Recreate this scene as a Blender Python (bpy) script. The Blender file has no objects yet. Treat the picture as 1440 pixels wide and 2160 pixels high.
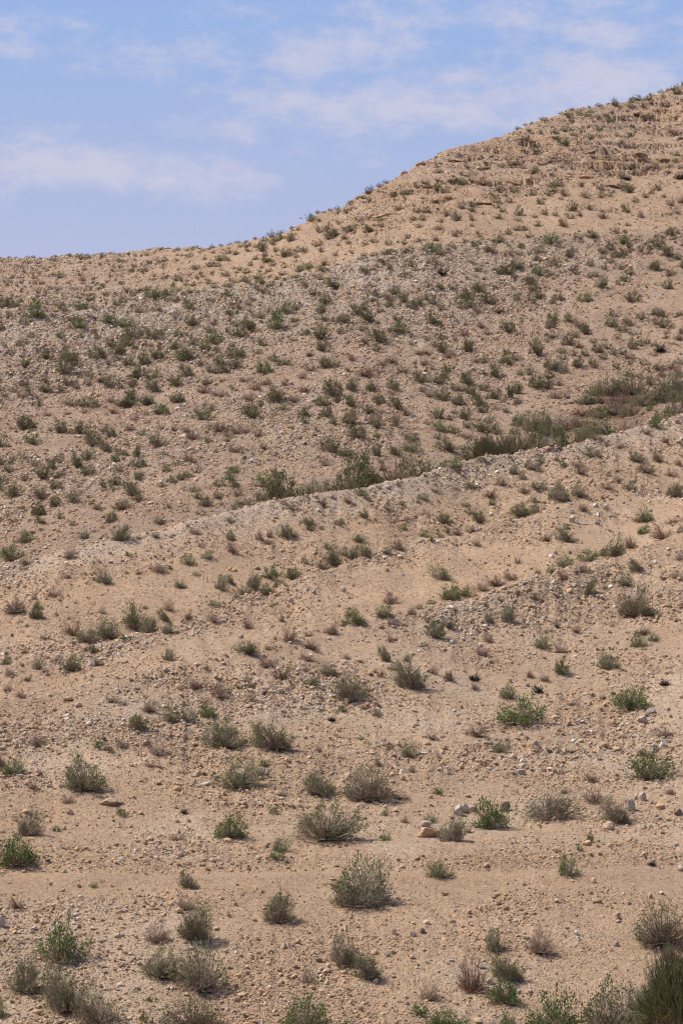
import bpy, math, random
import numpy as np
from mathutils import Vector

F = 7300.0                 # focal length in photo pixels (photo 1440 x 2160)
PITCH = math.atan((1600.0 - 1080.0) / F)
CP, SP = math.cos(PITCH), math.sin(PITCH)
CAMZ = 1.7
scene = bpy.context.scene
COL = scene.collection
rng = np.random.default_rng(7)

# ------------------------------------------------------------------ numeric helpers
def pchip(x, y, xq):
    """monotone cubic through (x, y) on the last axis; x, y: (n,), xq: (m,)"""
    h = np.diff(x); d = np.diff(y) / h
    m = np.zeros_like(y)
    s = np.sign(d[:-1]) * np.sign(d[1:]) > 0
    w1 = 2 * h[1:] + h[:-1]; w2 = h[1:] + 2 * h[:-1]
    with np.errstate(divide='ignore', invalid='ignore'):
        hm = (w1 + w2) / (w1 / d[:-1] + w2 / d[1:])
    m[1:-1] = np.where(s, hm, 0.0)
    m[0] = d[0]; m[-1] = d[-1]
    i = np.clip(np.searchsorted(x, xq) - 1, 0, len(x) - 2)
    t = np.clip((xq - x[i]) / h[i], 0, 1)
    t2, t3 = t * t, t * t * t
    return (2*t3 - 3*t2 + 1) * y[i] + (t3 - 2*t2 + t) * h[i] * m[i] + (-2*t3 + 3*t2) * y[i+1] + (t3 - t2) * h[i] * m[i+1]

_prng = np.random.default_rng(101)
_PERM = _prng.permutation(4096).astype(np.int32)
_GA = _prng.random(4096) * 2 * np.pi
_GX, _GY = np.cos(_GA).astype(np.float32), np.sin(_GA).astype(np.float32)
def gnoise(x, y, seed=0):
    ca, sa = math.cos(.6 + seed * 1.7), math.sin(.6 + seed * 1.7)
    x, y = x * ca - y * sa, x * sa + y * ca
    xi = np.floor(x); yi = np.floor(y)
    fx = (x - xi).astype(np.float32); fy = (y - yi).astype(np.float32)
    xi = xi.astype(np.int64); yi = yi.astype(np.int64)
    ux = fx*fx*fx*(fx*(fx*6-15)+10); uy = fy*fy*fy*(fy*(fy*6-15)+10)
    def g(ox, oy):
        h = _PERM[(_PERM[(xi + ox + seed * 131) & 4095] + yi + oy) & 4095]
        return _GX[h] * (fx - ox) + _GY[h] * (fy - oy)
    a = g(0, 0); b = g(1, 0); c = g(0, 1); d = g(1, 1)
    return 1.5 * ((a + ux*(b-a)) + uy * ((c + ux*(d-c)) - (a + ux*(b-a))))
def fbm(x, y, wl, octs, seed=0, gain=0.5):
    s = 0; a = 1.0; f = 1.0 / wl
    for o in range(octs):
        s = s + a * gnoise(x * f + 17.3*o, y * f - 9.1*o, seed + o); a *= gain; f *= 2.03
    return s
def sstep(a, b, x):
    t = np.clip((x - a) / (b - a), 0, 1); return t*t*(3-2*t)

# ------------------------------------------------------------------ terrain: ridge lines and their distances
def curve(*p):
    xs = np.array(p[0::2], float); ys = np.array(p[1::2], float)
    return lambda u: pchip(xs, ys, np.clip(u, xs[0], xs[-1]))
c1v = curve(-700,1640, -300,1550, 0,1482, 77,1467, 200,1437, 300,1418, 400,1398, 480,1384, 547,1364, 630,1350, 697,1340, 763,1318, 830,1295, 913,1274, 960,1264, 1027,1248, 1093,1227, 1160,1208, 1213,1198, 1293,1178, 1377,1143, 1440,1117, 1700,1040, 2100,960)
c2v = curve(-700,1560, -300,1470, 0,1405, 217,1363, 283,1340, 367,1315, 427,1285, 480,1267, 547,1255, 613,1233, 667,1207, 747,1187, 797,1167, 863,1157, 913,1140, 960,1135, 1010,1120, 1080,1099, 1130,1086, 1180,1072, 1260,1064, 1440,1050, 1700,990, 2100,920)
c3v = curve(-700,1330, -300,1250, 0,1193, 67,1177, 133,1150, 233,1130, 360,1102, 435,1082, 490,1075, 572,1060, 660,1044, 752,1030, 820,1015, 882,1004, 935,990, 1045,967, 1117,952, 1180,944, 1235,927, 1305,915, 1342,905, 1380,899, 1440,878, 1700,800, 2100,720)
wv = curve(-700,1310, -300,1240, 0,1187, 133,1143, 233,1122, 360,1090, 572,1046, 720,1014, 900,975, 1000,942, 1100,905, 1220,862, 1330,830, 1440,800, 1700,740, 2100,670)
c4v = curve(-700,690, -300,665, 0,652, 150,650, 250,641, 300,632, 392,616, 465,606, 555,594, 610,582, 660,570, 720,556, 770,543, 845,530, 895,518, 970,510, 1080,503, 1200,495, 1440,478, 2100,440)
c5v = curve(-700,560, -300,548, 0,542, 100,541, 175,538, 225,535, 275,533, 325,529, 360,525, 410,517, 460,514, 497,510, 535,502, 560,499, 585,492, 610,481, 647,466, 672,452, 710,442, 757,411, 792,394, 825,381, 845,368, 865,357, 880,347, 910,335, 932,325, 1000,299, 1080,274, 1130,257, 1180,243, 1225,229, 1255,223, 1292,217, 1330,208, 1380,196, 1440,179, 1700,130, 2100,90)
occ3 = curve(-700,-4, 0,-4, 150,-2, 260,8, 360,18, 720,42, 1080,46, 1440,24, 2100,24)
occ2 = curve(-700,-6, 200,-6, 350,7, 480,14, 1000,14, 1120,5, 1250,-5, 2100,-5)
occ4 = curve(-700,14, 0,14, 200,34, 400,38, 600,28, 800,10, 1000,-3, 1440,-8, 2100,-8)
yc1 = curve(-700,76, 0,80, 720,87.5, 1440,98, 2100,104)
yc2 = curve(-700,82, 0,86, 400,92.5, 1080,106, 1440,111, 2100,118)
yc3 = curve(-700,98, 0,100, 360,103, 720,108, 1080,115, 1440,122, 2100,130)
yw = curve(-700,106, 0,109, 360,113, 720,121, 1080,135, 1220,140, 1440,146, 2100,152)
yc4 = curve(-700,155, 0,158, 360,164, 720,171, 1080,179, 1440,184, 2100,190)
yc5 = curve(-700,232, 0,228, 250,222, 420,214, 560,210, 720,209, 900,215, 1080,225, 1440,241, 2100,250)

def v2z(Y, v):
    k = (1080.0 - v) / F
    return CAMZ + Y * (k*CP + SP) / (CP - k*SP)
def z2v(Y, z):
    zz = z - CAMZ
    return 1080.0 - F * (-Y*SP + zz*CP) / (Y*CP + zz*SP)

TN = 1150.0 / F
NC = 840
tin = np.linspace(-TN, TN, NC + 1)
tout = np.array([.165, .175, .19, .21, .23, .3, .4, .6, 1.0, 2, 5, 12, 30, 60.])
T = np.concatenate([-tout[::-1], tin, tout])
NT = len(T); I0 = len(tout)
Yn = np.array([-3000, -1200, -400, -150, -60, -25, -10, -4, 0, 2, 4, 7, 10, 14, 18, 22, 26, 30, 34, 38, 42, 45, 48, 50.5])
Ym = 52.0 * np.exp(np.arange(0, 1790) * 0.00088)        # 52 .. 251 m
Yf = np.array([253, 256, 260, 266, 275, 290, 320, 370, 450, 600, 900, 1400, 2200, 3200.])
Y = np.concatenate([Yn, Ym, Yf]); NY = len(Y); J0 = len(Yn)

ubase = 720.0 + F * T
V0 = np.zeros((NT, NY)); Z = np.zeros((NT, NY))
FEAT = {}
uf = np.clip(ubase, -700, 2100)
FEAT = dict(c1=yc1(uf), c2=yc2(uf), c3=yc3(uf), w=yw(uf), c4=yc4(uf), c5=yc5(uf))
fv = dict(c1=c1v(uf), c2=c2v(uf), c3=c3v(uf), w=wv(uf), c4=c4v(uf), c5=c5v(uf))
o2, o3, o4 = occ2(uf), occ3(uf), occ4(uf)
for i in range(NT):
    y1, y2, y3, y4, y5, yww = (FEAT[k][i] for k in ('c1', 'c2', 'c3', 'c4', 'c5', 'w'))
    a1, a2, a3, a4, a5, aw = (fv[k][i] for k in ('c1', 'c2', 'c3', 'c4', 'c5', 'w'))
    xs = [51.0, 58.0, 65.3, 67.6, y1, y1 + 2.4, y2, y2 + 2.0, y3, y3 + 4.5, yww, y4, y4 + 6.0, y5, y5 + 4, y5 + 22]
    vs = [2560., 2175., 1868., 1822., a1, a1 + 11, a2, a2 + o2[i], a3, a3 + o3[i], aw, a4, a4 + o4[i], a5, a5 + 14, a5 + 150]
    for (pa, pb, t0, t1) in ((12, 13, .06, .90), (11, 12, None, None), (10, 11, .05, .93), (7, 8, .12, .90), (5, 6, .12, .88), (3, 4, .06, .90)):
        if t0 is None: continue
        xa, xb, va, vb = xs[pa], xs[pb], vs[pa], vs[pb]
        ins = [(xa + (xb - xa) * t, va + (vb - va) * t) for t in (t0, t1)]
        xs[pa+1:pa+1] = [q[0] for q in ins]; vs[pa+1:pa+1] = [q[1] for q in ins]
    xs = np.array(xs); vs = np.array(vs)
    m = Y >= 51.0
    ym = np.clip(Y[m], 51, y5 + 22)
    vv = pchip(xs, vs, ym)
    z = v2z(ym, vv)
    far = Y[m] > y5 + 22
    if far.any():
        z0 = v2z(y5 + 22, a5 + 150)
        yy = Y[m][far]
        z[far] = np.interp(yy, [y5 + 22, 320, 450, 900, 3200], [z0, z0 - 3, z0 * .5, 2, 0])
    Z[i, m] = z
    z51 = v2z(51.0, 2560.)
    Z[i, ~m] = pchip(np.array([-3001., -60, 0, 3, 20, 38, 51.0]), np.array([-4., 0, 0, -.05, -4.6, -6.4, z51]), Y[~m])

S = np.where(Y >= 52, Y, 52.0)
X = T[:, None] * S[None, :]
YY = np.broadcast_to(Y[None, :], X.shape)
U = np.broadcast_to(ubase[:, None], X.shape)

def zone_fields(x, y, u, f):
    """stoniness, sandiness ... of the ground: where the real hillside carries rubble, sand or soil"""
    n1 = fbm(x, y, 9.0, 4, 11); n2 = fbm(x, y, 2.6, 3, 23)
    def band(c, front, back, w):
        d = f[c] - y + 1.2 * n2
        return np.clip(sstep(-back - w, -back, d) * (1 - sstep(front, front + w, d)), 0, 1)
    left = 1 - sstep(1000, 1350, u)
    st = 0.30 + 0.30 * n1 + 0.16 * n2
    st = st + 0.38 * band('c1', 5.0, 0.3, 4.5) * (1 - 0.4 * sstep(900, 1300, u))
    st = st + 0.34 * band('c2', 1.6, 0.5, 1.5)
    st = st + 0.32 * band('c3', 1.4, 0.6, 3.5)
    st = st + 0.46 * band('c4', 11.0, 2.0, 12.0) * (0.25 + 0.75 * left)
    st = st + 0.12 * sstep(1100, 300, u) * ((y > f['w'] + 8) & (y < f['c4']))
    farleft = ((y > f['c4'] + 3) * (1 - sstep(250, 480, u)))
    st = st + 0.30 * farleft
    hs = (y > f['c4'] + 1.5) * sstep(330, 470, u)
    st = st * (1 - .55 * hs)
    top = sstep(0.35, 0.6, (y - f['c4']) / (f['c5'] - f['c4'])) * sstep(560, 800, u) * (y > f['c4'])
    st = st + 0.40 * top
    bench = ((y > f['c1'] + 0.3) & (y < f['c2'] - 0.5)) * (1 - sstep(0.45, 0.95, (y - f['c1']) / (f['c2'] - f['c1'])))
    st = st - 0.24 * bench * (1 - 0.5 * sstep(1000, 1250, u))
    track = np.exp(-((y - 66.4 + 0.35 * n1) / 1.35) ** 2)
    st = st - 0.45 * track
    washf = ((y > f['c3'] + 1.5) * (1 - sstep(f['w'] - 1.0, f['w'] + 4.0, y)))
    mids = (y > f['w'] + 6) * (y < f['c4'] + 2); st = st + (.10 + .12 * left) * mids
    st = st - 0.15 * washf * sstep(300, 560, u)
    lows = ((y > f['w'] - 1) * (1 - sstep(f['w'] + 4, f['w'] + 16, y)))
    st = st - 0.2 * lows * sstep(200, 600, u)
    return np.clip(st, 0, 1.1), bench, track, washf, top, farleft, n1, n2

FULL = {k: np.broadcast_to(v[:, None], X.shape) for k, v in FEAT.items()}
ST, BENCH, TRACK, WASH, TOP, FARL, N1, N2 = zone_fields(X, YY, U, FULL)
# relief of the ground itself: swells, rills, clods; finer where the grid is fine
inb = sstep(45, 53, YY) * (1 - sstep(255, 290, YY)) * (1 - sstep(0.2, 0.4, np.abs(T))[:, None])
rel = 0.26 * fbm(X, YY, 11.0, 2, 3) + 0.09 * fbm(X, YY, 2.7, 2, 5)
PT0 = sstep(-.35, .45, fbm(X, YY, 3.2, 4, 151) + .35 * N1)
rough = np.clip((0.35 + 0.9 * ST) * (.45 + .65 * PT0), 0.15, 1.3)
micro = 0.050 * fbm(X, YY, 0.75, 2, 31)
fine = 0.040 * gnoise(X / 0.24, YY / 0.24, 41) + 0.026 * gnoise(X / 0.115, YY / 0.115, 43)
scale_far = np.clip(YY / 75.0, 0.8, 2.6)
rub = np.abs(gnoise(X / (0.30 * scale_far), YY / (0.42 * scale_far), 47))
fine = fine * np.clip(YY / 70, .8, 2.0) + (0.05 * scale_far * (rub - 0.25))
bank = 0.13 * sstep(67.6, 68.1, YY + .35 * N1) * (1 - sstep(68.6, 71.0, YY)) - .07 * sstep(64.6, 65.0, YY + .3 * N1) * (1 - sstep(65.3, 66.5, YY))
rill = -0.10 * np.clip(1 - np.abs(fbm(X + 0.35*YY, YY * 0.35, 3.4, 2, 53)) * 4, 0, 1) * (1 - TRACK)
rut = -0.06 * np.exp(-((YY - 66.0 + 0.3*N1) / 0.22) ** 2) - 0.06 * np.exp(-((YY - 67.4 + 0.3*N1) / 0.25) ** 2)
Z = Z + inb * (rel * (0.5 + 0.5 * sstep(60, 130, YY)) + rough * 1.2 * (1 - .75 * TRACK) * (micro + fine) + bank + rill * 0.6 + rut * sstep(-300, 200, U))
# limestone ledges on the upper right hill and a few on the mid slope
def ledges(period, amp, seed):
    ph = (Z + 0.3 * fbm(X, YY, 12.0, 3, seed) + 0.03 * X) / period
    fr = ph - np.floor(ph)
    saw = (sstep(.94, 1.0, fr) - fr) * period
    lev = np.floor(ph)
    brk = sstep(-0.05, 0.12, gnoise(X / 4.5 + lev * 7.7, lev * 3.1 + YY * 0.02, seed + 3))
    return amp * saw * brk
LED = TOP * sstep(600, 950, U) * (1 - .8 * sstep(.86, .97, (YY - FULL['c4']) / (FULL['c5'] - FULL['c4'])))
Z = Z + inb * LED * (ledges(0.95, .55, 61) + ledges(0.40, .75, 67))
lft = (FARL * 0.7 + 0.5 * np.clip(ST - 0.6, 0, 1) * (YY > FULL['w'] + 15))
Z = Z + inb * lft * ledges(0.7, .5, 71)
fgl = ((YY > 68.5) & (YY < 80)) * sstep(0.05, 0.35, fbm(X, YY, 4.0, 2, 77))
Z = Z + inb * fgl * ledges(0.36, .2, 79)

VS = z2v(YY, Z)                                   # where each ground point shows in the photo's frame
UIDX = lambda u, v: ((u - 720.0) / F) / (CP - (1080.0 - v) / F * SP)

def ground_z(x, y):
    t = x / np.where(y >= 52, y, 52.0)
    fi = np.clip((t + TN) / (2*TN) * NC, 0, NC - .001) + I0
    fj = np.clip(np.log(np.maximum(y, 52.01) / 52.0) / 0.00088, 0, 1788.99) + J0
    i = fi.astype(int); j = fj.astype(int); a = fi - i; b = fj - j
    return (Z[i, j]*(1-a)*(1-b) + Z[i+1, j]*a*(1-b) + Z[i, j+1]*(1-a)*b + Z[i+1, j+1]*a*b)

def hit(u, v):
    """the ground point seen at photo position (u, v)"""
    t = UIDX(u, v)
    i = int(np.clip(round((t + TN) / (2*TN) * NC), 0, NC)) + I0
    col = VS[i, J0:J0 + 1788]
    w = np.where(col <= v)[0]
    if len(w): j = w[0]
    else: j = int(np.argmin(col))
    y = Y[J0 + j]
    if 0 < j and len(w):
        a = (col[j-1] - v) / max(col[j-1] - col[j], 1e-6); y = Y[J0+j-1] + np.clip(a, 0, 1) * (Y[J0+j] - Y[J0+j-1])
    x = t * y
    return float(x), float(y), float(ground_z(np.array(x), np.array(y)))

# ------------------------------------------------------------------ materials
def new_mat(name):
    m = bpy.data.materials.new(name); m.use_nodes = True
    nt = m.node_tree; nt.nodes.clear()
    out = nt.nodes.new('ShaderNodeOutputMaterial')
    return m, nt, out
def N(nt, typ, **kw):
    n = nt.nodes.new(typ)
    for k, v in kw.items():
        if k in n.inputs.keys() if isinstance(k, str) else False: n.inputs[k].default_value = v
        else: setattr(n, k, v)
    return n
def L(nt, a, b): nt.links.new(a, b)

def mat_ground():
    m, nt, out = new_mat('desert_soil')
    p = N(nt, 'ShaderNodeBsdfPrincipled'); p.inputs['Roughness'].default_value = 0.95; p.inputs['Specular IOR Level'].default_value = 0.15
    at = N(nt, 'ShaderNodeAttribute', attribute_name='soil')
    geo = N(nt, 'ShaderNodeNewGeometry')
    n1 = N(nt, 'ShaderNodeTexNoise'); n1.inputs['Scale'].default_value = 7.0; n1.inputs['Detail'].default_value = 8; n1.inputs['Roughness'].default_value = 0.7
    L(nt, geo.outputs['Position'], n1.inputs['Vector'])
    vo = N(nt, 'ShaderNodeTexVoronoi'); vo.inputs['Scale'].default_value = 24.0; vo.inputs['Randomness'].default_value = 1.0
    L(nt, geo.outputs['Position'], vo.inputs['Vector'])
    mr = N(nt, 'ShaderNodeMapRange'); mr.inputs['From Min'].default_value = 0.3; mr.inputs['From Max'].default_value = 0.7; mr.inputs['To Min'].default_value = 0.74; mr.inputs['To Max'].default_value = 1.22
    L(nt, n1.outputs['Fac'], mr.inputs['Value'])
    mx = N(nt, 'ShaderNodeMix', data_type='RGBA', blend_type='MULTIPLY'); mx.inputs[0].default_value = 1.0
    L(nt, at.outputs['Color'], mx.inputs[6]); L(nt, mr.outputs['Result'], mx.inputs[7])
    # pebble-to-pebble colour
    hs = N(nt, 'ShaderNodeHueSaturation')
    sp = N(nt, 'ShaderNodeSeparateColor'); L(nt, vo.outputs['Color'], sp.inputs['Color'])
    r1 = N(nt, 'ShaderNodeMapRange'); r1.inputs['To Min'].default_value = 0.86; r1.inputs['To Max'].default_value = 1.10; L(nt, sp.outputs['Red'], r1.inputs['Value'])
    r2 = N(nt, 'ShaderNodeMapRange'); r2.inputs['To Min'].default_value = 0.86; r2.inputs['To Max'].default_value = 1.06; L(nt, sp.outputs['Green'], r2.inputs['Value'])
    L(nt, r1.outputs['Result'], hs.inputs['Value']); L(nt, r2.outputs['Result'], hs.inputs['Saturation'])
    L(nt, mx.outputs[2], hs.inputs['Color'])
    L(nt, hs.outputs['Color'], p.inputs['Base Color'])
    n2 = N(nt, 'ShaderNodeTexNoise'); n2.inputs['Scale'].default_value = 14.0; n2.inputs['Detail'].default_value = 9; n2.inputs['Roughness'].default_value = 0.78
    L(nt, geo.outputs['Position'], n2.inputs['Vector'])
    ad = N(nt, 'ShaderNodeMath', operation='MULTIPLY_ADD'); ad.inputs[1].default_value = -0.5
    L(nt, vo.outputs['Distance'], ad.inputs[0]); L(nt, n2.outputs['Fac'], ad.inputs[2])
    bp = N(nt, 'ShaderNodeBump'); bp.inputs['Strength'].default_value = 1.0; bp.inputs['Distance'].default_value = 0.09
    L(nt, ad.outputs[0], bp.inputs['Height']); L(nt, bp.outputs['Normal'], p.inputs['Normal'])
    L(nt, p.outputs[0], out.inputs['Surface'])
    return m

def mat_stone(name, scale=14.0, attr=True, col=(.4, .33, .26)):
    m, nt, out = new_mat(name)
    p = N(nt, 'ShaderNodeBsdfPrincipled'); p.inputs['Roughness'].default_value = 0.9; p.inputs['Specular IOR Level'].default_value = 0.2
    geo = N(nt, 'ShaderNodeNewGeometry')
    n1 = N(nt, 'ShaderNodeTexNoise'); n1.inputs['Scale'].default_value = scale; n1.inputs['Detail'].default_value = 6; n1.inputs['Roughness'].default_value = .65
    L(nt, geo.outputs['Position'], n1.inputs['Vector'])
    mr = N(nt, 'ShaderNodeMapRange'); mr.inputs['From Min'].default_value = .3; mr.inputs['From Max'].default_value = .7; mr.inputs['To Min'].default_value = .7; mr.inputs['To Max'].default_value = 1.2
    L(nt, n1.outputs['Fac'], mr.inputs['Value'])
    mx = N(nt, 'ShaderNodeMix', data_type='RGBA', blend_type='MULTIPLY'); mx.inputs[0].default_value = 1.0
    if attr:
        at = N(nt, 'ShaderNodeAttribute', attribute_name='soil'); L(nt, at.outputs['Color'], mx.inputs[6])
    else:
        mx.inputs[6].default_value = (*col, 1)
    L(nt, mr.outputs['Result'], mx.inputs[7])
    L(nt, mx.outputs[2], p.inputs['Base Color'])
    bp = N(nt, 'ShaderNodeBump'); bp.inputs['Strength'].default_value = .6; bp.inputs['Distance'].default_value = .03
    L(nt, n1.outputs['Fac'], bp.inputs['Height']); L(nt, bp.outputs['Normal'], p.inputs['Normal'])
    L(nt, p.outputs[0], out.inputs['Surface'])
    return m

def mat_plant(name, c1, c2, transl=0.25, spread=0.35):
    m, nt, out = new_mat(name)
    geo = N(nt, 'ShaderNodeNewGeometry'); oi = N(nt, 'ShaderNodeObjectInfo')
    mx = N(nt, 'ShaderNodeMix', data_type='RGBA'); mx.inputs[6].default_value = (*c1, 1); mx.inputs[7].default_value = (*c2, 1)
    ad = N(nt, 'ShaderNodeMath', operation='MULTIPLY_ADD'); ad.inputs[1].default_value = .6
    m2 = N(nt, 'ShaderNodeMath', operation='MULTIPLY'); m2.inputs[1].default_value = .4
    L(nt, oi.outputs['Random'], m2.inputs[0]); L(nt, geo.outputs['Random Per Island'], ad.inputs[0]); L(nt, m2.outputs[0], ad.inputs[2])
    L(nt, ad.outputs[0], mx.inputs[0])
    hs = N(nt, 'ShaderNodeHueSaturation')
    r = N(nt, 'ShaderNodeMapRange'); r.inputs['To Min'].default_value = 1 - spread; r.inputs['To Max'].default_value = 1 + spread
    L(nt, geo.outputs['Random Per Island'], r.inputs['Value']); L(nt, r.outputs['Result'], hs.inputs['Value'])
    L(nt, mx.outputs[2], hs.inputs['Color'])
    d = N(nt, 'ShaderNodeBsdfDiffuse'); L(nt, hs.outputs['Color'], d.inputs['Color'])
    if transl > 0:
        tr = N(nt, 'ShaderNodeBsdfTranslucent'); L(nt, hs.outputs['Color'], tr.inputs['Color'])
        ms = N(nt, 'ShaderNodeMixShader'); ms.inputs[0].default_value = transl
        L(nt, d.outputs[0], ms.inputs[1]); L(nt, tr.outputs[0], ms.inputs[2]); L(nt, ms.outputs[0], out.inputs['Surface'])
    else:
        L(nt, d.outputs[0], out.inputs['Surface'])
    return m

MAT = dict(
    soil=mat_ground(), stone=mat_stone('loose_stone'),
    leafL=mat_plant('fresh_leaf', (.09, .15, .035), (.17, .215, .07)),
    leafM=mat_plant('greygreen_leaf', (.12, .158, .052), (.23, .258, .105)),
    leafO=mat_plant('olive_leaf', (.10, .115, .042), (.18, .185, .082)),
    leafB=mat_plant('broom_stem', (.10, .11, .042), (.25, .24, .12), .15, .5),
    leafW=mat_plant('brown_broom_stem', (.17, .15, .08), (.28, .24, .14), .15, .5),
    twigM=mat_plant('grey_twig', (.21, .155, .115), (.37, .29, .225), 0),
    twigD=mat_plant('dry_twig', (.25, .175, .12), (.42, .31, .23), 0),
    twigR=mat_plant('russet_twig', (.20, .125, .085), (.33, .22, .15), 0),
    twigK=mat_plant('dead_twig', (.035, .028, .025), (.10, .085, .08), 0),
    twigW=mat_plant('bleached_twig', (.42, .36, .32), (.55, .48, .42), 0),
)
ROCKCOL = dict(tan=(.46, .325, .215), grey=(.39, .325, .265), pale=(.49, .395, .30), orange=(.47, .31, .185), dark=(.25, .18, .135), white=(.56, .48, .40))
ROCKM = {k: mat_stone('rock_' + k, 9.0, False, c) for k, c in ROCKCOL.items()}

# ------------------------------------------------------------------ mesh builder
def mesh_np(name, verts, loops, starts, mats, matidx=None, col=None, smooth=False):
    me = bpy.data.meshes.new(name)
    me.vertices.add(len(verts)); me.vertices.foreach_set('co', np.ascontiguousarray(verts, np.float32).ravel())
    me.loops.add(len(loops)); me.loops.foreach_set('vertex_index', np.ascontiguousarray(loops, np.int32))
    me.polygons.add(len(starts)); me.polygons.foreach_set('loop_start', np.ascontiguousarray(starts, np.int32))
    for m in mats: me.materials.append(m)
    if matidx is not None: me.polygons.foreach_set('material_index', np.ascontiguousarray(matidx, np.int32))
    me.polygons.foreach_set('use_smooth', np.full(len(starts), smooth))
    if col is not None:
        a = me.color_attributes.new('soil', 'FLOAT_COLOR', 'POINT')
        c = np.ones((len(verts), 4), np.float32); c[:, :3] = col
        a.data.foreach_set('color', c.ravel())
    me.update(calc_edges=True); me.validate()
    return me
def tri_mesh(name, v, f, mats, matidx=None, col=None, smooth=False):
    f = np.asarray(f, np.int32); k = f.shape[1]
    return mesh_np(name, v, f.ravel(), np.arange(len(f)) * k, mats, matidx, col, smooth)
def add_obj(name, me, parent=None):
    o = bpy.data.objects.new(name, me); COL.objects.link(o)
    if parent is not None: o.parent = parent
    return o

# ------------------------------------------------------------------ ground sheet
F3 = FULL['c3']
def soil_colour(st, bench, track, wash, top, farl, n1, n2, x, y, u, v):
    tan = np.array([.53, .362, .222]); orange = np.array([.50, .322, .180]); grey = np.array([.49, .38, .275]); pale = np.array([.57, .42, .275]); brown = np.array([.40, .272, .182]); rust = np.array([.25, .13, .07])
    c = np.broadcast_to(tan, x.shape + (3,)).copy()
    def mixin(cc, w):
        w = np.clip(w, 0, 1)[..., None]; c[:] = c * (1 - w) + cc * w
    mixin(orange, .35 + .6 * fbm(x, y, 16., 3, 91))
    mixin(pale, 0.75 * sstep(.05, .5, fbm(x, y, 5., 3, 95)) * (y < 86))
    mixin(brown, .75 * sstep(0, 6, y - F3))
    mixin(np.array([.455, .305, .183]), .8 * HILLS)
    mixin(np.array([.50, .41, .315]), .42 * FRONT4)
    mixin(orange, .12 * bench); mixin(np.array([.48, .315, .185]), .8 * track)
    mixin(np.array([.56, .47, .37]), .5 * CREST4)
    mixin(grey, .55 * np.clip(st - .3, 0, 1))
    mixin(np.array([.45, .285, .155]), .7 * top * sstep(-.1, .5, fbm(x, y * .6, 7., 3, 97)))
    mixin(np.array([.36, .25, .165]), .75 * wash)
    d3 = (F3 - y); mixin(np.array([.60, .52, .43]), .30 * np.clip(1 - np.abs(d3 - .3) / 2.2, 0, 1) * (d3 > -1))
    g = np.exp(-((u - 1290) / 75.) ** 2 - ((v - 868) / 24.) ** 2)
    mixin(rust, 1.2 * g)
    return c * (1 + .10 * n2)[..., None]
CREST4 = np.clip(1 - np.abs(FULL['c4'] - YY - 3.) / 6., 0, 1) * (1 - sstep(800, 1000, U)) * sstep(60, 220, U)
FRONT4 = np.clip(1 - np.abs(FULL['c4'] - YY - 5.) / 10., 0, 1) * (1 - sstep(850, 1100, U))
HILLS = ((YY > FULL['c4'] + 1.5) * sstep(330, 470, U) * (1 - TOP))
SOIL = soil_colour(ST, BENCH, TRACK, WASH, TOP, FARL, N1, N2, X, YY, U, VS)
idx = np.arange(NT * NY).reshape(NT, NY)
q = np.stack([idx[:-1, :-1], idx[1:, :-1], idx[1:, 1:], idx[:-1, 1:]], -1).reshape(-1, 4)
gv = np.stack([X, YY, Z], -1).reshape(-1, 3)
ground = add_obj('ground', tri_mesh('ground', gv, q, [MAT['soil']], None, SOIL.reshape(-1, 3), True))
ground['kind'] = 'structure'

# ------------------------------------------------------------------ loose stones (uncountable)
def ico():
    p = (1 + 5 ** .5) / 2
    v = np.array([(-1, p, 0), (1, p, 0), (-1, -p, 0), (1, -p, 0), (0, -1, p), (0, 1, p), (0, -1, -p), (0, 1, -p), (p, 0, -1), (p, 0, 1), (-p, 0, -1), (-p, 0, 1)], float)
    v /= np.linalg.norm(v[0])
    f = np.array([(0, 11, 5), (0, 5, 1), (0, 1, 7), (0, 7, 10), (0, 10, 11), (1, 5, 9), (5, 11, 4), (11, 10, 2), (10, 7, 6), (7, 1, 8), (3, 9, 4), (3, 4, 2), (3, 2, 6), (3, 6, 8), (3, 8, 9), (4, 9, 5), (2, 4, 11), (6, 2, 10), (8, 6, 7), (9, 8, 1)], int)
    return v, f
def octa():
    v = np.array([(1, 0, 0), (-1, 0, 0), (0, 1, 0), (0, -1, 0), (0, 0, 1), (0, 0, -1)], float)
    f = np.array([(0, 2, 4), (2, 1, 4), (1, 3, 4), (3, 0, 4), (2, 0, 5), (1, 2, 5), (3, 1, 5), (0, 3, 5)], int)
    return v, f
def rot_mats(n, tilt):
    a = rng.random(n) * 2 * np.pi; b = rng.normal(0, tilt, n); c = rng.normal(0, tilt, n)
    ca, sa, cb, sb, cc, sc = np.cos(a), np.sin(a), np.cos(b), np.sin(b), np.cos(c), np.sin(c)
    o = np.zeros(n); e = np.ones(n)
    Rz = np.array([[ca, -sa, o], [sa, ca, o], [o, o, e]]).transpose(2, 0, 1)
    Rx = np.array([[e, o, o], [o, cb, -sb], [o, sb, cb]]).transpose(2, 0, 1)
    Ry = np.array([[cc, o, sc], [o, e, o], [-sc, o, cc]]).transpose(2, 0, 1)
    return Rz @ Rx @ Ry

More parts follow.
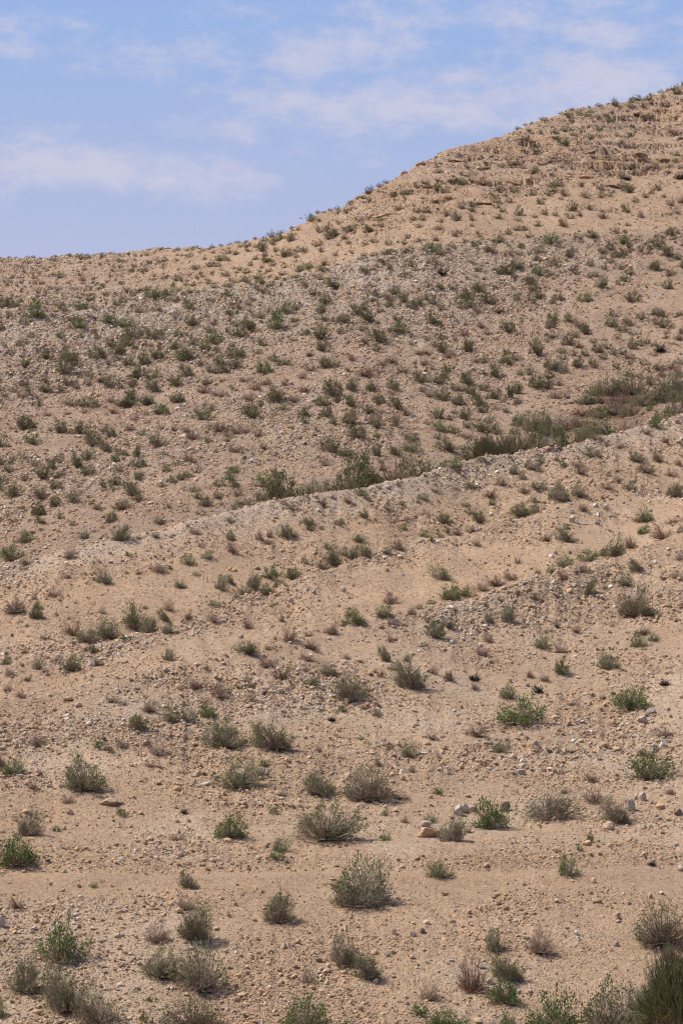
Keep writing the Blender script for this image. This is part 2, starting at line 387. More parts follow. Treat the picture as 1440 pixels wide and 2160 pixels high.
def scatter(n, wfun, jmin=J0, jmax=J0 + 1785):
    """points over the slope with density following wfun on the ground grid"""
    i0, i1 = I0, I0 + NC
    dv = np.clip(-(VS[i0:i1, jmin+1:jmax+1] - VS[i0:i1, jmin:jmax-0]), 0, 30)
    area = 0.35 * (Y[jmin:jmax] ** 2 * .00088)[None, :] * (F / Y[jmin:jmax])[None, :] * .25 / 1.0
    w = (np.clip(dv, 0.25, None) + 0.04) * wfun(slice(i0, i1), slice(jmin, jmax)) * np.where(np.abs(T[i0:i1]) < .103, 1., .45)[:, None]
    cs = np.cumsum(w.ravel()); r = rng.random(n) * cs[-1]
    k = np.searchsorted(cs, r); k = np.clip(k, 0, w.size - 1)
    i, j = np.unravel_index(k, w.shape)
    ti = (i + rng.random(n)) / NC * 2 * TN - TN
    yj = Y[jmin + j] * np.exp(rng.random(n) * .00088)
    x = ti * yj
    return x, yj, ground_z(x, yj), i + i0, j + jmin

def stone_cols(n, st, top, bench, fg=0):
    pal = np.array([(.51, .352, .207), (.45, .305, .18), (.49, .395, .30), (.56, .465, .36), (.64, .56, .46), (.50, .31, .16), (.25, .175, .12)])
    g = np.clip(st, 0, 1)
    p = np.stack([.46 - .24*g, .30 - .14*g, .03 + .20*g, .03 + .20*g, (.02 + .12*g) * (1 - .7*fg), .10 + .12*top, .06 + 0*g], -1)
    p = np.clip(p, .005, None); p /= p.sum(1, keepdims=True)
    k = (np.cumsum(p, 1) < rng.random(n)[:, None]).sum(1); k = np.clip(k, 0, 6)
    c = pal[k] * (1 + rng.normal(0, .13, n))[:, None]
    return np.clip(c, .03, .75)

def make_stones(name, n, base, pxlo, pxhi, alpha, wfun, flat, sink, mat):
    x, y, z, i, j = scatter(n, wfun)
    s = pxlo * (1 - rng.random(n) * (1 - (pxlo / pxhi) ** alpha)) ** (-1 / alpha)
    s = s * y / F * .5 * np.clip(72. / y, .3, 1.1) ** .62
    bv, bf = base
    V = bv[None] * (1 + rng.normal(0, .16, (n, len(bv), 1)))
    sc = np.stack([rng.uniform(.75, 1.35, n), rng.uniform(.7, 1.15, n), rng.uniform(flat[0], flat[1], n)], -1)
    V = V * sc[:, None, :] * s[:, None, None]
    V = np.einsum('nij,nkj->nki', rot_mats(n, .38), V)
    V += np.stack([x, y, z + s * sc[:, 2] * (1 - sink)], -1)[:, None, :]
    nf = (bf[None] + (np.arange(n) * len(bv))[:, None, None]).reshape(-1, 3)
    c = stone_cols(n, ST[i, j], TOP[i, j], BENCH[i, j], (y < FULL['c1'][i, j] - 4) * 1.0)
    col = np.repeat(c, len(bv), 0)
    o = add_obj(name, tri_mesh(name, V.reshape(-1, 3), nf, [mat], None, col))
    o['kind'] = 'stuff'
    return o
PATCH = sstep(-.35, .45, fbm(X, YY, 3.2, 4, 151) + .35 * N1)
dens = lambda a, b: (0.22 + .9 * np.clip(ST[a, b], 0, 1) ** 1.2) * (np.where(YY[a, b] > FULL['c3'][a, b], .75, np.where(YY[a, b] > FULL['c1'][a, b], .6, .38)) + .7 * PATCH[a, b]) * np.where(YY[a, b] > FULL['c3'][a, b], 1.7, 1.0) * (1 - .88 * TRACK[a, b]) * (1 - .15 * BENCH[a, b])
dens2 = lambda a, b: (0.12 + 1.2 * np.clip(ST[a, b], 0, 1) ** 1.6) * (np.where(YY[a, b] > FULL['c3'][a, b], .7, .14) + .9 * PATCH[a, b]) * np.where(YY[a, b] > FULL['c3'][a, b], 1.5, 1.0) * (1 - .35 * BENCH[a, b]) * (1 - .93 * TRACK[a, b])
dens3 = lambda a, b: (0.05 + 1.2 * np.clip(ST[a, b], 0, 1) ** 2) * (1 - .8 * TRACK[a, b]) * (1 - .8 * BENCH[a, b])
make_stones('gravel', 640000, octa(), 1.9, 6.0, 2.1, dens, (.55, .95), .3, MAT['stone'])
make_stones('loose_stones', 76000, ico(), 4.6, 13., 2.6, dens2, (.5, .95), .3, MAT['stone'])
make_stones('scattered_rocks', 1100, ico(), 11, 19., 3.0, dens3, (.4, .75), .3, MAT['stone'])

# ------------------------------------------------------------------ individual rocks
def rock_mesh(seed, flat=False):
    r = np.random.default_rng(seed)
    v, f = ico()
    for _ in range(3):
        e = {}; nv = [tuple(p) for p in v]; nf = []
        def mid(a, b):
            k = (min(a, b), max(a, b))
            if k not in e:
                p = (np.array(nv[a]) + np.array(nv[b])); p /= np.linalg.norm(p); e[k] = len(nv); nv.append(tuple(p))
            return e[k]
        for a, b, c in f:
            ab, bc, ca = mid(a, b), mid(b, c), mid(c, a); nf += [(a, ab, ca), (b, bc, ab), (c, ca, bc), (ab, bc, ca)]
        v, f = np.array(nv), np.array(nf)
    for _ in range(20):
        d = r.normal(size=3); d /= np.linalg.norm(d); h = r.uniform(.52, .86)
        s = v @ d; m = s > h; v[m] -= np.outer(s[m] - h, d)
    v *= (1 + .05 * gnoise(v[:, 0]*3 + seed, v[:, 1]*3 + v[:, 2]*2))[:, None] * (1 + .03 * gnoise(v[:, 0]*8, v[:, 2]*8 + v[:, 1]*5))[:, None]
    lo, hi = v.min(0), v.max(0); v = (v - (lo + hi) / 2) / (hi - lo)
    v[:, 2] += .5
    return v, f
ROCKS = [rock_mesh(500 + k) for k in range(7)]
_rk = {}
def rock(name, u, v, w, h, colour, label, cat='rock', group=None, lift=0.0, var=None, dx=0.0):
    x, y, z = hit(u, v)
    k = var if var is not None else int(abs(u * 7 + v)) % len(ROCKS)
    if (k, colour) not in _rk:
        _rk[(k, colour)] = tri_mesh('rock', ROCKS[k][0], ROCKS[k][1], [ROCKM[colour]])
    o = add_obj(name, _rk[(k, colour)])
    s = y / F
    o.scale = (w * s, w * s * .8, h * s * 1.3); o.location = (x + dx, y + .3 * w * s, z - .22 * h * s + lift)
    o.rotation_euler = (((u * 7) % 5 - 2) * .11, ((v * 3) % 5 - 2) * .11, ((u * 13) % 7 - 3.5) * .3)
    o['label'] = label; o['category'] = cat
    if group: o['group'] = group
    return o
# ---- shrubs read off the photograph: tiles of (x0, y0, zoom) and entries kind x base_y width height ----
TILES = [
((0,0,1), """L 35 1832 80 60;T 199 1875 16 14;T 239 1872 10 5;M 402 1876 42 32;D 388 1922 48 32;M 405 1985 80 72;D 40 1920 42 24;D 330 1990 56 38;
L 125 2038 95 88;M 55 2100 62 75;M 338 2067 70 65;M 425 2098 92 105;M 145 2138 88 98;M 205 2168 95 85;L 0 2148 28 40;M 410 2188 130 72;T 300 2160 22 18;
T 582 1814 34 18;L 588 1798 38 34;M 758 1923 122 103;L 927 1855 52 33;M 585 1951 58 65;M 735 2043 68 68;M 778 2068 58 55;D 650 2077 34 38;D 902 2112 44 42;T 878 2143 38 22;
L 643 2180 98 70;L 928 2178 56 42;T 730 2162 14 12;L 1201 1850 42 42;M 1043 2010 40 50;D 1137 2015 64 62;M 1077 2071 72 52;D 997 2098 62 72;L 1063 2120 64 50;M 1393 2000 108 88;
K 1373 1827 20 10;L 1167 2192 105 90;L 1085 2188 52 46;M 1290 2200 130 115;B 1425 2200 165 180;D 1367 2172 70 74;T 970 2175 45 30;D 1410 2030 44 34;
M 178 1675 95 70;D 141 1697 28 22;L 20 1637 52 34;D 5 1620 30 32;D 76 1578 48 30;M 55 1767 58 55;T 263 1727 38 20;D 372 1775 34 12;K 389 1719 18 13;T 118 1755 14 14;D 68 1668 26 20;
M 290 1542 44 34;D 312 1505 44 28;D 237 1485 30 18;L 365 1527 48 34;M 398 1528 36 34;L 443 1517 40 28;T 211 1580 30 16;D 235 1588 22 20;D 260 1580 30 20;D 310 1575 20 18;D 333 1595 36 34;
D 315 1620 26 14;D 462 1473 36 28;D 412 1455 28 18;D 262 1490 22 14;D 43 1473 28 14;M 475 1585 88 60;M 503 1668 80 62;L 485 1772 68 48;M 582 1587 90 58;T 559 1620 26 14;M 672 1680 64 42;
M 773 1697 98 78;T 718 1678 20 15;L 863 1600 48 28;M 688 1783 128 85;T 582 1719 30 14;M 950 1780 60 58;T 907 1737 26 18;T 813 1775 24 18;D 852 1737 20 14;D 840 1688 46 20;T 810 1722 14 16;
T 920 1677 22 14;D 800 1620 24 20;D 870 1632 22 17;D 820 1583 30 14;D 912 1562 24 16;D 930 1558 16 8;M 740 1483 66 62;M 870 1457 66 60;T 722 1503 20 14;K 700 1523 22 10;D 527 1480 26 20;
K 559 1467 14 12;D 798 1492 16 18;D 768 1497 20 12;D 793 1512 24 22;L 655 1448 30 16;T 762 1562 12 10;D 673 1588 16 14;T 685 1597 10 8;D 722 1602 20 10;L 1072 1477 44 30;L 1087 1537 108 60;
K 1137 1465 28 18;L 1327 1503 72 45;D 1001 1457 26 18;D 1007 1558 40 32;L 1048 1592 42 27;K 1402 1448 20 15;D 1207 1490 26 10;D 1403 1560 40 24;D 1310 1563 22 16;L 1370 1650 98 60;
D 1358 1597 30 16;D 1248 1653 38 24;D 1255 1697 44 36;D 1412 1678 26 16;M 1155 1738 104 62;L 1035 1752 68 60;M 1307 1740 72 56;T 1242 1778 28 20;T 1220 1795 14 16;D 1018 1617 20 14;D 1188 1675 18 12"""),
((0,1110,3), """L 75 225 140 95;M 150 118 125 92;M 530 85 60 60;M 755 105 130 110;D 435 210 100 85;D 165 250 90 45;M 665 372 110 90;D 880 310 45 35;T 805 303 30 16;L 1195 252 105 70;L 1310 212 80 55;
M 1265 135 55 35;T 820 192 50 28;D 1005 300 120 70;T 1078 275 40 25;M 1245 318 55 35;M 1140 395 75 50;M 1400 412 90 115;D 350 455 100 65;D 215 470 40 50;D 85 560 150 100;M 225 590 85 105;
L 248 530 55 45;T 170 640 35 22;D 465 700 110 100;M 670 720 150 130;M 555 755 150 90;M 590 805 90 60;M 850 655 130 180;M 940 685 110 115;D 1060 540 80 75;M 1050 605 95 80;M 1045 690 90 75;
L 915 525 40 25;L 782 720 48 32;D 1185 595 60 65;D 1355 615 95 65;L 1355 510 80 35;M 1070 858 85 85;D 285 720 60 40;L 45 885 75 65;M 235 912 75 80;M 450 920 110 100;D 75 955 80 65;
D 305 950 40 40;D 180 985 50 40;D 355 865 45 55;D 615 890 80 55;D 1255 1035 100 60;D 1380 1075 110 70;D 40 1050 70 55;D 640 555 60 50;D 165 810 40 35;D 985 80 70 45;D 1240 55 80 50;D 425 330 60 30"""),
((480,1110,3), """M 20 95 55 70;D 35 175 80 85;D 205 90 60 60;D 262 70 50 55;M 370 80 100 85;L 425 75 60 40;D 250 120 70 40;L 520 30 55 40;M 598 25 40 30;T 1110 28 50 35;M 1235 70 70 45;M 1355 80 50 40;
T 1380 45 50 35;T 1285 100 50 35;M 832 105 85 50;M 640 150 60 50;M 670 250 105 135;M 735 190 55 60;M 785 215 80 85;M 880 200 110 90;M 605 285 100 65;M 495 245 60 50;L 1000 175 70 40;
D 1080 160 110 65;L 262 335 105 75;M 410 345 120 70;M 155 400 110 100;M 100 440 110 60;M 240 435 100 75;M 310 390 70 50;M 55 455 60 35;T 375 385 28 28;M 25 370 60 60;L 1365 350 130 95;
L 1395 475 135 95;D 1040 500 105 90;D 1150 565 60 65;L 1212 530 60 30;L 1285 500 60 30;L 975 590 140 90;L 825 630 150 105;M 740 640 60 50;D 650 690 110 80;D 125 650 85 80;D 345 605 40 50;
D 385 735 110 95;D 520 705 70 40;M 115 815 160 80;D 245 900 120 85;D 525 785 110 60;D 515 860 110 60;D 755 845 70 45;D 345 975 110 85;D 490 925 60 50;D 120 1000 60 60;M 640 950 95 85;
D 690 955 60 50;M 1310 715 130 120;M 1400 650 60 70;M 1000 860 100 100;T 1230 770 40 28;L 1128 860 50 48;M 1040 915 60 50;D 965 960 70 65;D 1300 940 65 65;D 1400 985 90 70;D 1025 735 40 60;
D 1045 640 70 60;D 975 655 40 40;D 250 785 50 40"""),
((960,1110,3), """D 15 65 60 60;M 95 40 70 45;D 140 130 80 45;D 575 105 75 60;M 710 110 140 90;L 710 25 50 35;L 1180 58 90 60;D 1320 95 160 105;M 1420 45 60 50;M 1010 205 130 130;D 1110 150 100 80;M 930 195 60 60;
L 685 275 160 80;L 610 297 60 35;L 840 230 120 75;D 800 300 80 80;T 638 180 26 28;D 390 240 45 45;D 690 340 85 60;L 55 450 120 65;D 165 415 90 70;D 260 390 120 75;D 370 350 130 60;D 340 330 50 40;
M 830 450 100 110;M 1150 290 95 80;M 1070 385 95 60;D 1395 335 90 60;D 1320 345 50 35;D 1410 220 70 60;M 1090 590 240 200;M 1215 575 120 60;M 325 615 100 115;M 225 620 80 60;D 210 740 80 75;
D 430 655 70 35;D 940 400 50 35;D 500 465 60 45;D 440 385 60 40;D 180 830 110 60;L 545 785 130 95;D 660 805 100 55;L 665 940 105 95;M 970 920 130 110;L 1150 770 110 90;D 1180 690 100 40;
L 1255 735 90 50;D 755 675 70 40;K 640 645 25 25;D 820 705 35 25;D 890 715 40 30;K 118 985 75 45;D 475 965 60 50;D 560 985 70 40;T 980 680 30 18;D 1225 310 30 30;D 335 255 30 28"""),
((0,840,4), """L 340 75 60 50;M 605 78 120 62;O 735 90 150 85;D 400 155 70 40;D 710 135 60 40;D 570 145 60 40;O 205 280 160 115;O 500 305 110 95;O 670 308 115 95;L 285 398 130 75;O 20 425 130 100;
O 795 415 120 115;O 945 345 110 100;D 865 290 60 40;O 915 465 85 80;O 1050 490 95 60;D 985 450 40 40;O 1145 500 75 95;O 1085 415 50 45;O 965 550 80 85;O 1165 600 110 85;D 1000 630 70 60;
O 1150 690 80 75;D 1095 285 80 60;O 1195 315 65 55;D 1130 195 70 50;D 1235 225 50 40;L 1345 140 120 75;O 1245 60 90 70;O 1060 80 140 70;D 950 140 80 50;O 1355 420 140 100;O 1370 490 80 50;
O 1405 625 70 55;O 1425 710 50 45;O 1365 760 80 60;O 190 525 70 65;O 105 550 60 55;O 10 565 60 80;O 285 580 60 60;O 75 635 95 65;O 505 545 75 75;O 740 530 100 85;O 655 595 90 115;
O 735 655 100 90;O 360 690 140 115;O 430 610 70 90;O 500 675 65 50;D 215 705 70 65;O 455 780 110 70;O 115 840 120 115;O 20 725 80 70;O 10 780 60 60;O 350 860 115 95;O 465 925 90 85;
O 610 885 120 100;O 670 760 50 40;O 880 765 80 75;O 975 740 105 80;T 965 780 70 35;O 1120 830 110 120;O 1175 880 90 90;O 1025 955 140 75;D 805 950 80 65;O 925 1065 120 110;O 335 1000 110 95;
O 365 1075 110 75;O 510 1020 55 65;O 610 1080 60 45;O 1365 1080 130 65;D 1430 930 50 45;D 1365 270 60 50;T 1225 135 50 25"""),
((360,840,4), """O 55 50 100 60;L 260 190 140 100;O 340 110 60 55;O 690 185 155 120;O 880 40 110 50;L 770 75 45 45;L 950 105 80 45;O 1115 165 110 90;L 1125 212 60 40;O 1260 75 130 80;O 1320 165 75 95;
O 1365 222 60 75;O 1410 45 70 50;D 425 290 130 80;D 480 330 80 50;D 560 310 110 80;D 645 300 70 55;D 740 335 70 70;D 200 360 130 60;D 130 290 80 50;D 20 280 60 50;L 312 382 60 45;D 465 375 80 40;
D 145 545 120 95;O 55 570 70 50;O 215 635 90 60;O 100 700 100 65;O 20 725 70 60;O 205 800 95 60;O 240 860 90 65;O 310 925 110 85;L 540 635 90 50;L 500 700 105 65;O 545 765 90 70;O 415 755 95 60;
O 405 850 80 70;D 570 840 90 80;D 555 470 110 70;D 790 440 70 50;D 905 480 50 30;D 350 680 50 30;O 1350 470 150 125;D 1310 580 90 80;L 785 760 130 115;O 910 690 120 80;M 960 800 150 150;
M 880 850 130 90;M 790 880 100 80;L 640 920 90 60;L 545 930 90 60;M 1215 805 100 95;M 1110 810 120 70;M 1310 800 110 80;L 1400 790 90 60;O 270 990 90 45;O 500 1055 65 50;O 1015 940 70 55;
D 950 890 70 40;O 1155 1080 110 65;D 1275 910 70 60;O 1420 1075 70 65;D 1230 285 60 40;D 430 905 40 35"""),
((720,840,4), """O 110 85 120 90;O 310 65 90 65;O 470 100 110 100;D 545 155 90 60;O 240 145 110 70;O 60 225 120 105;O 295 250 95 105;O 445 240 90 90;O 340 130 50 40;O 805 185 110 90;O 850 30 90 40;O 970 60 90 65;
O 1160 75 110 75;O 1190 130 90 80;O 1300 105 60 45;O 1395 130 60 60;O 1035 185 105 85;O 1060 255 70 70;O 915 190 60 55;O 720 230 60 45;L 825 285 115 80;L 945 305 110 65;O 120 355 115 115;
L 305 340 65 45;O 400 328 60 50;O 595 345 100 55;L 600 465 130 105;O 590 365 100 60;L 555 585 140 95;O 460 490 100 70;O 285 490 90 90;O 330 425 50 40;O 805 350 65 65;O 890 455 135 100;
O 1210 300 190 130;O 1305 310 60 55;D 1060 350 160 50;O 1060 465 100 70;B 1215 470 150 150;B 1365 465 160 125;O 40 500 110 70;O 85 690 220 140;O 255 640 150 130;L 190 530 60 45;O 330 720 130 80;
D 345 615 60 50;M 215 725 100 50;M 130 740 60 40;D 435 615 75 55;M 40 780 90 55;M 540 670 100 40;M 610 650 90 45;M 730 640 130 85;M 450 685 80 35;L 930 595 150 80;M 860 600 60 60;M 980 520 100 60;
D 1080 550 130 70;M 1180 545 90 40;L 1260 515 90 40;M 1130 500 80 50;D 1320 510 100 50;D 1410 480 60 40;L 165 835 100 75;O 485 750 40 50;D 320 765 50 40;D 60 890 80 50;D 235 880 60 70;
L 685 860 75 50;L 655 893 40 28;D 790 800 85 60;T 505 910 55 35;L 180 1005 70 48;O 545 1020 50 30;M 855 1065 130 90;D 700 985 60 35;D 390 950 70 35;L 1265 905 75 40;O 1065 925 70 50;
O 1090 765 85 55;D 1245 845 100 60;M 1170 1060 130 110;O 1080 985 70 60;D 970 780 40 40;D 1355 745 90 90;D 1420 1040 40 60;M 1430 640 30 50;T 525 1078 60 20;L 10 1070 40 50"""),
((1080,840,4), """O 40 60 60 60;M 630 68 165 110;L 60 245 110 100;M 250 300 160 140;M 330 330 150 130;M 220 380 180 110;M 330 390 130 90;D 150 290 140 130;D 120 370 110 90;L 20 310 70 50;D 460 280 100 90;
D 540 250 110 80;M 560 330 150 100;L 690 260 120 80;M 650 320 170 110;M 720 330 90 60;M 440 350 110 80;M 700 355 100 50;L 825 290 95 60;D 900 300 90 50;L 720 175 130 80;M 820 150 130 80;
M 960 165 120 110;D 1000 210 140 60;D 870 100 130 90;D 950 60 120 80;D 600 160 150 40;M 1100 80 160 90;M 1220 50 150 70;M 1290 130 130 60;L 1250 205 130 70;L 1200 250 110 65;L 1330 190 80 50;
M 1400 90 110 110;L 1170 115 80 45;B 20 440 140 110;M 688 510 125 80;D 1130 310 100 50;L 435 585 60 45;M 230 545 60 40;M 165 615 90 75;M 240 630 60 60;M 20 640 70 70;M 85 690 60 70;D 545 590 90 60;
D 575 650 100 50;M 1060 550 130 80;M 1230 545 90 90;M 1125 640 130 75;D 1335 665 100 60;D 1410 575 70 60;M 205 770 85 50;M 255 775 65 55;D 100 810 80 80;M 395 880 150 125;M 560 840 110 95;
M 180 885 75 55;M 990 780 85 70;D 890 710 80 50;M 1350 855 140 120;D 795 770 90 50;M 65 1005 160 100;M 190 985 80 80;M 1100 1060 170 115;L 1120 1055 60 80;D 1350 1080 200 70;L 465 1080 50 20;
M 800 655 50 20;M 1420 400 30 40;D 900 430 80 50;D 800 410 60 40;D 1300 380 70 50;D 595 960 80 60"""),
((0,600,4), """O 45 215 130 120;L 130 205 90 60;L 300 290 140 135;D 85 285 70 50;O 205 345 85 70;O 10 385 60 90;O 510 210 75 60;L 690 225 110 70;O 765 145 90 60;O 540 235 70 60;D 800 225 60 60;L 985 180 60 50;
O 1040 165 90 65;O 1080 75 70 45;L 1285 125 110 75;L 1350 120 90 60;L 1410 95 70 55;L 1125 195 45 30;D 1180 250 120 65;D 1350 240 90 50;O 750 280 60 45;D 685 320 80 45;D 585 305 50 40;L 655 385 120 90;
L 930 345 150 75;L 1040 375 140 80;O 1110 470 160 120;O 1085 530 110 70;L 1145 550 50 30;O 1310 485 130 95;O 1360 435 70 60;L 685 450 55 35;L 650 415 40 30;L 512 460 65 60;O 550 485 40 30;
O 265 460 60 60;L 160 525 60 45;O 210 510 80 60;O 100 600 80 50;L 835 460 60 30;O 940 540 80 80;O 980 605 140 100;D 1010 640 90 40;O 1070 700 110 80;O 800 640 130 100;O 875 625 70 75;
O 600 665 130 105;O 540 765 130 150;O 400 645 115 75;O 205 715 110 70;O 100 775 60 50;O 1215 690 90 85;O 1310 640 110 90;O 1155 810 130 110;O 1300 800 95 65;O 965 890 130 105;O 1115 865 80 65;
O 1300 915 105 115;O 1125 980 110 90;O 1245 1025 85 75;O 1060 1045 130 75;O 755 785 75 55;O 745 860 70 75;O 680 800 60 50;O 370 915 110 75;D 380 835 90 60;O 510 905 80 70;O 560 860 80 75;
O 640 880 60 50;D 205 860 90 65;O 260 945 60 60;D 190 960 90 70;D 40 955 50 50;T 35 530 40 40;D 130 915 80 50;D 845 830 80 50;D 940 1000 60 50"""),
((360,600,4), """O 60 160 95 55;O 170 225 90 75;O 40 290 80 65;O 200 360 115 75;O 332 160 60 45;L 470 110 75 60;O 755 65 120 45;O 500 270 80 50;D 555 140 40 50;D 560 215 100 60;O 565 365 80 65;O 665 385 110 95;
O 580 455 105 95;O 340 420 80 65;L 380 525 130 110;L 75 445 75 55;O 200 510 70 70;O 270 575 110 80;O 35 560 85 75;L 105 655 130 105;O 190 650 120 90;O 235 690 75 55;O 145 785 120 100;O 60 870 130 80;
O 335 840 65 45;O 280 855 80 50;O 60 1005 120 80;O 390 580 60 60;L 335 615 55 30;O 395 685 95 85;O 385 770 150 85;O 540 725 110 105;O 475 745 60 60;O 515 630 90 85;L 592 610 70 75;O 515 530 40 40;
O 770 525 90 70;O 730 595 80 55;L 880 660 110 60;L 975 685 75 50;L 915 690 40 35;L 780 760 115 110;O 825 850 55 55;L 980 245 105 85;L 905 390 150 130;O 1070 225 75 75;O 1030 325 60 50;
O 1305 170 100 90;O 1250 260 120 75;L 1295 310 55 45;L 1425 325 60 60;O 1360 325 60 40;O 1200 90 90 60;O 1370 45 130 75;O 1130 440 75 55;O 1255 475 150 110;O 1420 425 60 65;O 1285 575 110 85;
O 1290 720 130 85;L 515 880 45 30;O 550 900 40 25;O 885 990 135 110;L 770 1035 40 40;O 1370 965 130 140;O 1405 1000 70 60;D 660 250 60 40;D 750 290 90 45;D 830 240 60 50;D 370 350 60 50;
D 300 280 60 50;D 700 150 70 40;D 840 100 80 40;D 720 900 100 60;D 790 860 90 40;D 960 855 70 50;D 1130 920 90 60;D 1035 995 90 50;D 660 990 110 70;D 420 960 150 60;D 270 920 90 50;D 620 830 80 40;
D 1180 740 100 60;D 1160 610 80 40;D 1400 700 80 60;D 1100 800 80 50;D 430 830 60 40"""),
((720,600,4), """O 265 80 80 55;O 255 25 80 40;O 250 155 80 50;O 450 100 95 85;O 395 200 95 70;D 405 135 90 50;O 520 165 80 90;O 595 225 90 75;O 655 190 95 75;O 700 130 75 60;O 775 175 60 75;O 665 70 60 55;
O 715 35 70 50;L 835 40 65 45;O 940 50 75 45;O 1130 65 110 75;O 1050 145 120 90;L 1080 200 105 80;O 1000 210 60 65;O 1230 175 90 80;O 140 270 110 90;O 185 215 90 60;O 235 325 110 100;O 315 240 50 50;
O 25 330 95 75;O 180 395 70 60;O 330 505 140 115;O 295 570 70 70;D 190 500 80 45;L 485 415 145 90;O 770 355 105 85;O 855 480 85 60;O 720 475 60 35;O 800 540 90 70;O 850 580 85 80;O 1050 575 110 95;
O 1210 670 90 65;O 1390 690 100 85;O 1390 600 65 50;O 1320 795 100 110;O 1400 410 100 90;O 885 740 65 65;O 670 840 90 95;O 730 830 60 60;O 820 850 100 80;O 870 800 60 60;O 685 910 65 55;
O 1060 850 110 100;O 955 900 75 55;O 1020 910 70 70;O 1100 940 90 80;O 1175 900 80 60;O 845 985 115 110;D 735 955 85 60;O 975 1020 85 80;O 1290 975 100 80;O 1410 965 80 100;O 75 905 95 105;
O 255 910 80 90;O 435 890 100 80;O 430 940 80 50;O 310 1020 80 80;O 1150 1000 100 70;D 460 310 70 50;D 1030 440 80 50;D 905 625 110 50;D 700 690 60 60;D 615 675 40 40;D 770 730 60 40;D 510 760 110 60;
D 420 670 100 50;D 200 780 130 60;D 340 690 90 50;D 95 650 90 50;D 330 760 80 50;D 590 520 50 50;D 1150 250 70 60;D 1330 250 130 50;D 1180 370 80 40;D 1230 430 80 40;D 640 600 80 50;D 720 590 70 40;
D 950 480 50 40;D 1130 670 90 50;D 60 740 60 40;D 1290 480 60 30;D 865 220 60 40"""),
((1080,600,4), """O 165 55 90 60;O 35 150 85 75;O 200 125 90 65;O 160 165 70 70;O 385 140 85 60;D 335 165 60 50;L 615 155 115 85;O 1010 160 120 100;L 340 305 85 60;O 325 380 85 80;O 330 460 95 60;O 295 495 60 50;
L 485 325 95 70;D 555 365 110 70;O 600 390 80 55;O 640 430 115 65;O 540 455 100 60;O 485 525 120 80;D 560 545 80 60;O 205 605 110 130;O 835 270 60 50;O 840 370 95 95;L 960 330 60 45;O 1010 360 80 50;
O 920 405 115 50;O 1085 305 80 65;O 1250 280 120 70;O 1215 345 85 60;O 1285 380 125 70;O 1410 265 60 40;O 1415 415 50 55;D 1405 475 80 55;D 1290 425 60 40;O 885 465 60 60;O 1025 435 80 40;
O 1010 550 80 85;O 1075 525 70 60;O 1135 500 60 45;K 1245 580 85 70;O 1195 610 55 50;O 685 500 60 50;D 765 475 40 40;O 725 585 90 90;O 800 550 70 65;O 850 600 70 60;O 920 600 80 60;D 975 640 90 55;
O 995 680 40 50;O 890 720 60 60;O 1115 690 80 55;D 1130 735 50 40;O 1215 725 90 60;D 1265 790 80 60;D 1340 720 80 60;D 1400 790 100 110;O 1405 680 70 60;O 975 780 60 40;O 420 590 85 60;O 510 605 70 60;
O 610 605 70 50;O 430 640 70 50;O 760 630 70 45;O 545 705 95 85;O 340 730 115 95;O 420 760 120 100;O 660 690 60 70;D 690 710 60 50;O 285 705 40 60;O 140 770 70 75;L 65 770 55 50;O 300 800 90 70;
L 195 880 110 90;O 285 890 100 80;D 395 860 70 50;O 30 930 90 90;O 30 640 90 50;D 360 975 120 75;D 460 970 50 50;O 40 1020 60 60;M 800 960 210 140;M 690 960 130 100;M 1020 950 210 150;M 1160 855 80 95;
M 1290 920 200 120;M 1240 1000 200 110;M 1400 900 120 110;M 1390 1000 110 110;M 1120 1010 120 80;D 940 1010 120 60;D 740 1010 90 50;D 1060 790 60 50;D 1020 790 50 40"""),
((0,480,4), """O 135 252 40 18;O 245 262 40 28;O 285 247 45 22;O 345 250 35 18;O 432 245 30 14;O 72 252 30 14;O 240 312 60 35;D 320 312 55 30;O 450 285 65 35;O 590 248 50 32;O 655 258 55 32;O 690 242 40 30;
O 755 270 60 45;O 730 240 40 24;O 790 240 40 22;O 860 265 80 45;O 860 227 45 18;O 925 222 25 14;O 960 222 20 12;O 1015 220 20 12;O 1085 227 35 18;O 1005 240 40 20;O 1268 194 52 24;O 1355 196 65 26;
O 1425 184 40 20;O 1238 245 45 45;D 1145 243 40 28;D 1195 250 35 30;O 1138 275 30 22;O 985 285 45 28;O 1015 300 45 38;O 595 315 40 28;O 515 435 80 60;O 1255 305 45 32;O 1390 295 50 60;O 1010 332 30 22;
O 1130 335 45 32;O 1110 375 50 40;O 1175 365 35 25;O 1235 378 40 50;O 1215 398 35 30;D 1305 420 45 40;O 1025 488 50 35;O 1080 555 75 48;O 1200 555 150 50;D 1130 590 80 40;D 285 440 80 30;D 700 460 70 50;
O 680 415 50 35;O 710 365 50 35;O 940 372 45 30;D 910 470 40 40;D 370 585 60 35;D 150 600 50 30;D 490 485 50 30;D 65 490 50 30;D 310 600 50 30;D 880 565 60 30;D 790 445 50 30;D 580 475 50 30;
O 760 310 40 25;O 850 320 40 30;O 685 300 40 20;O 905 290 40 22"""),
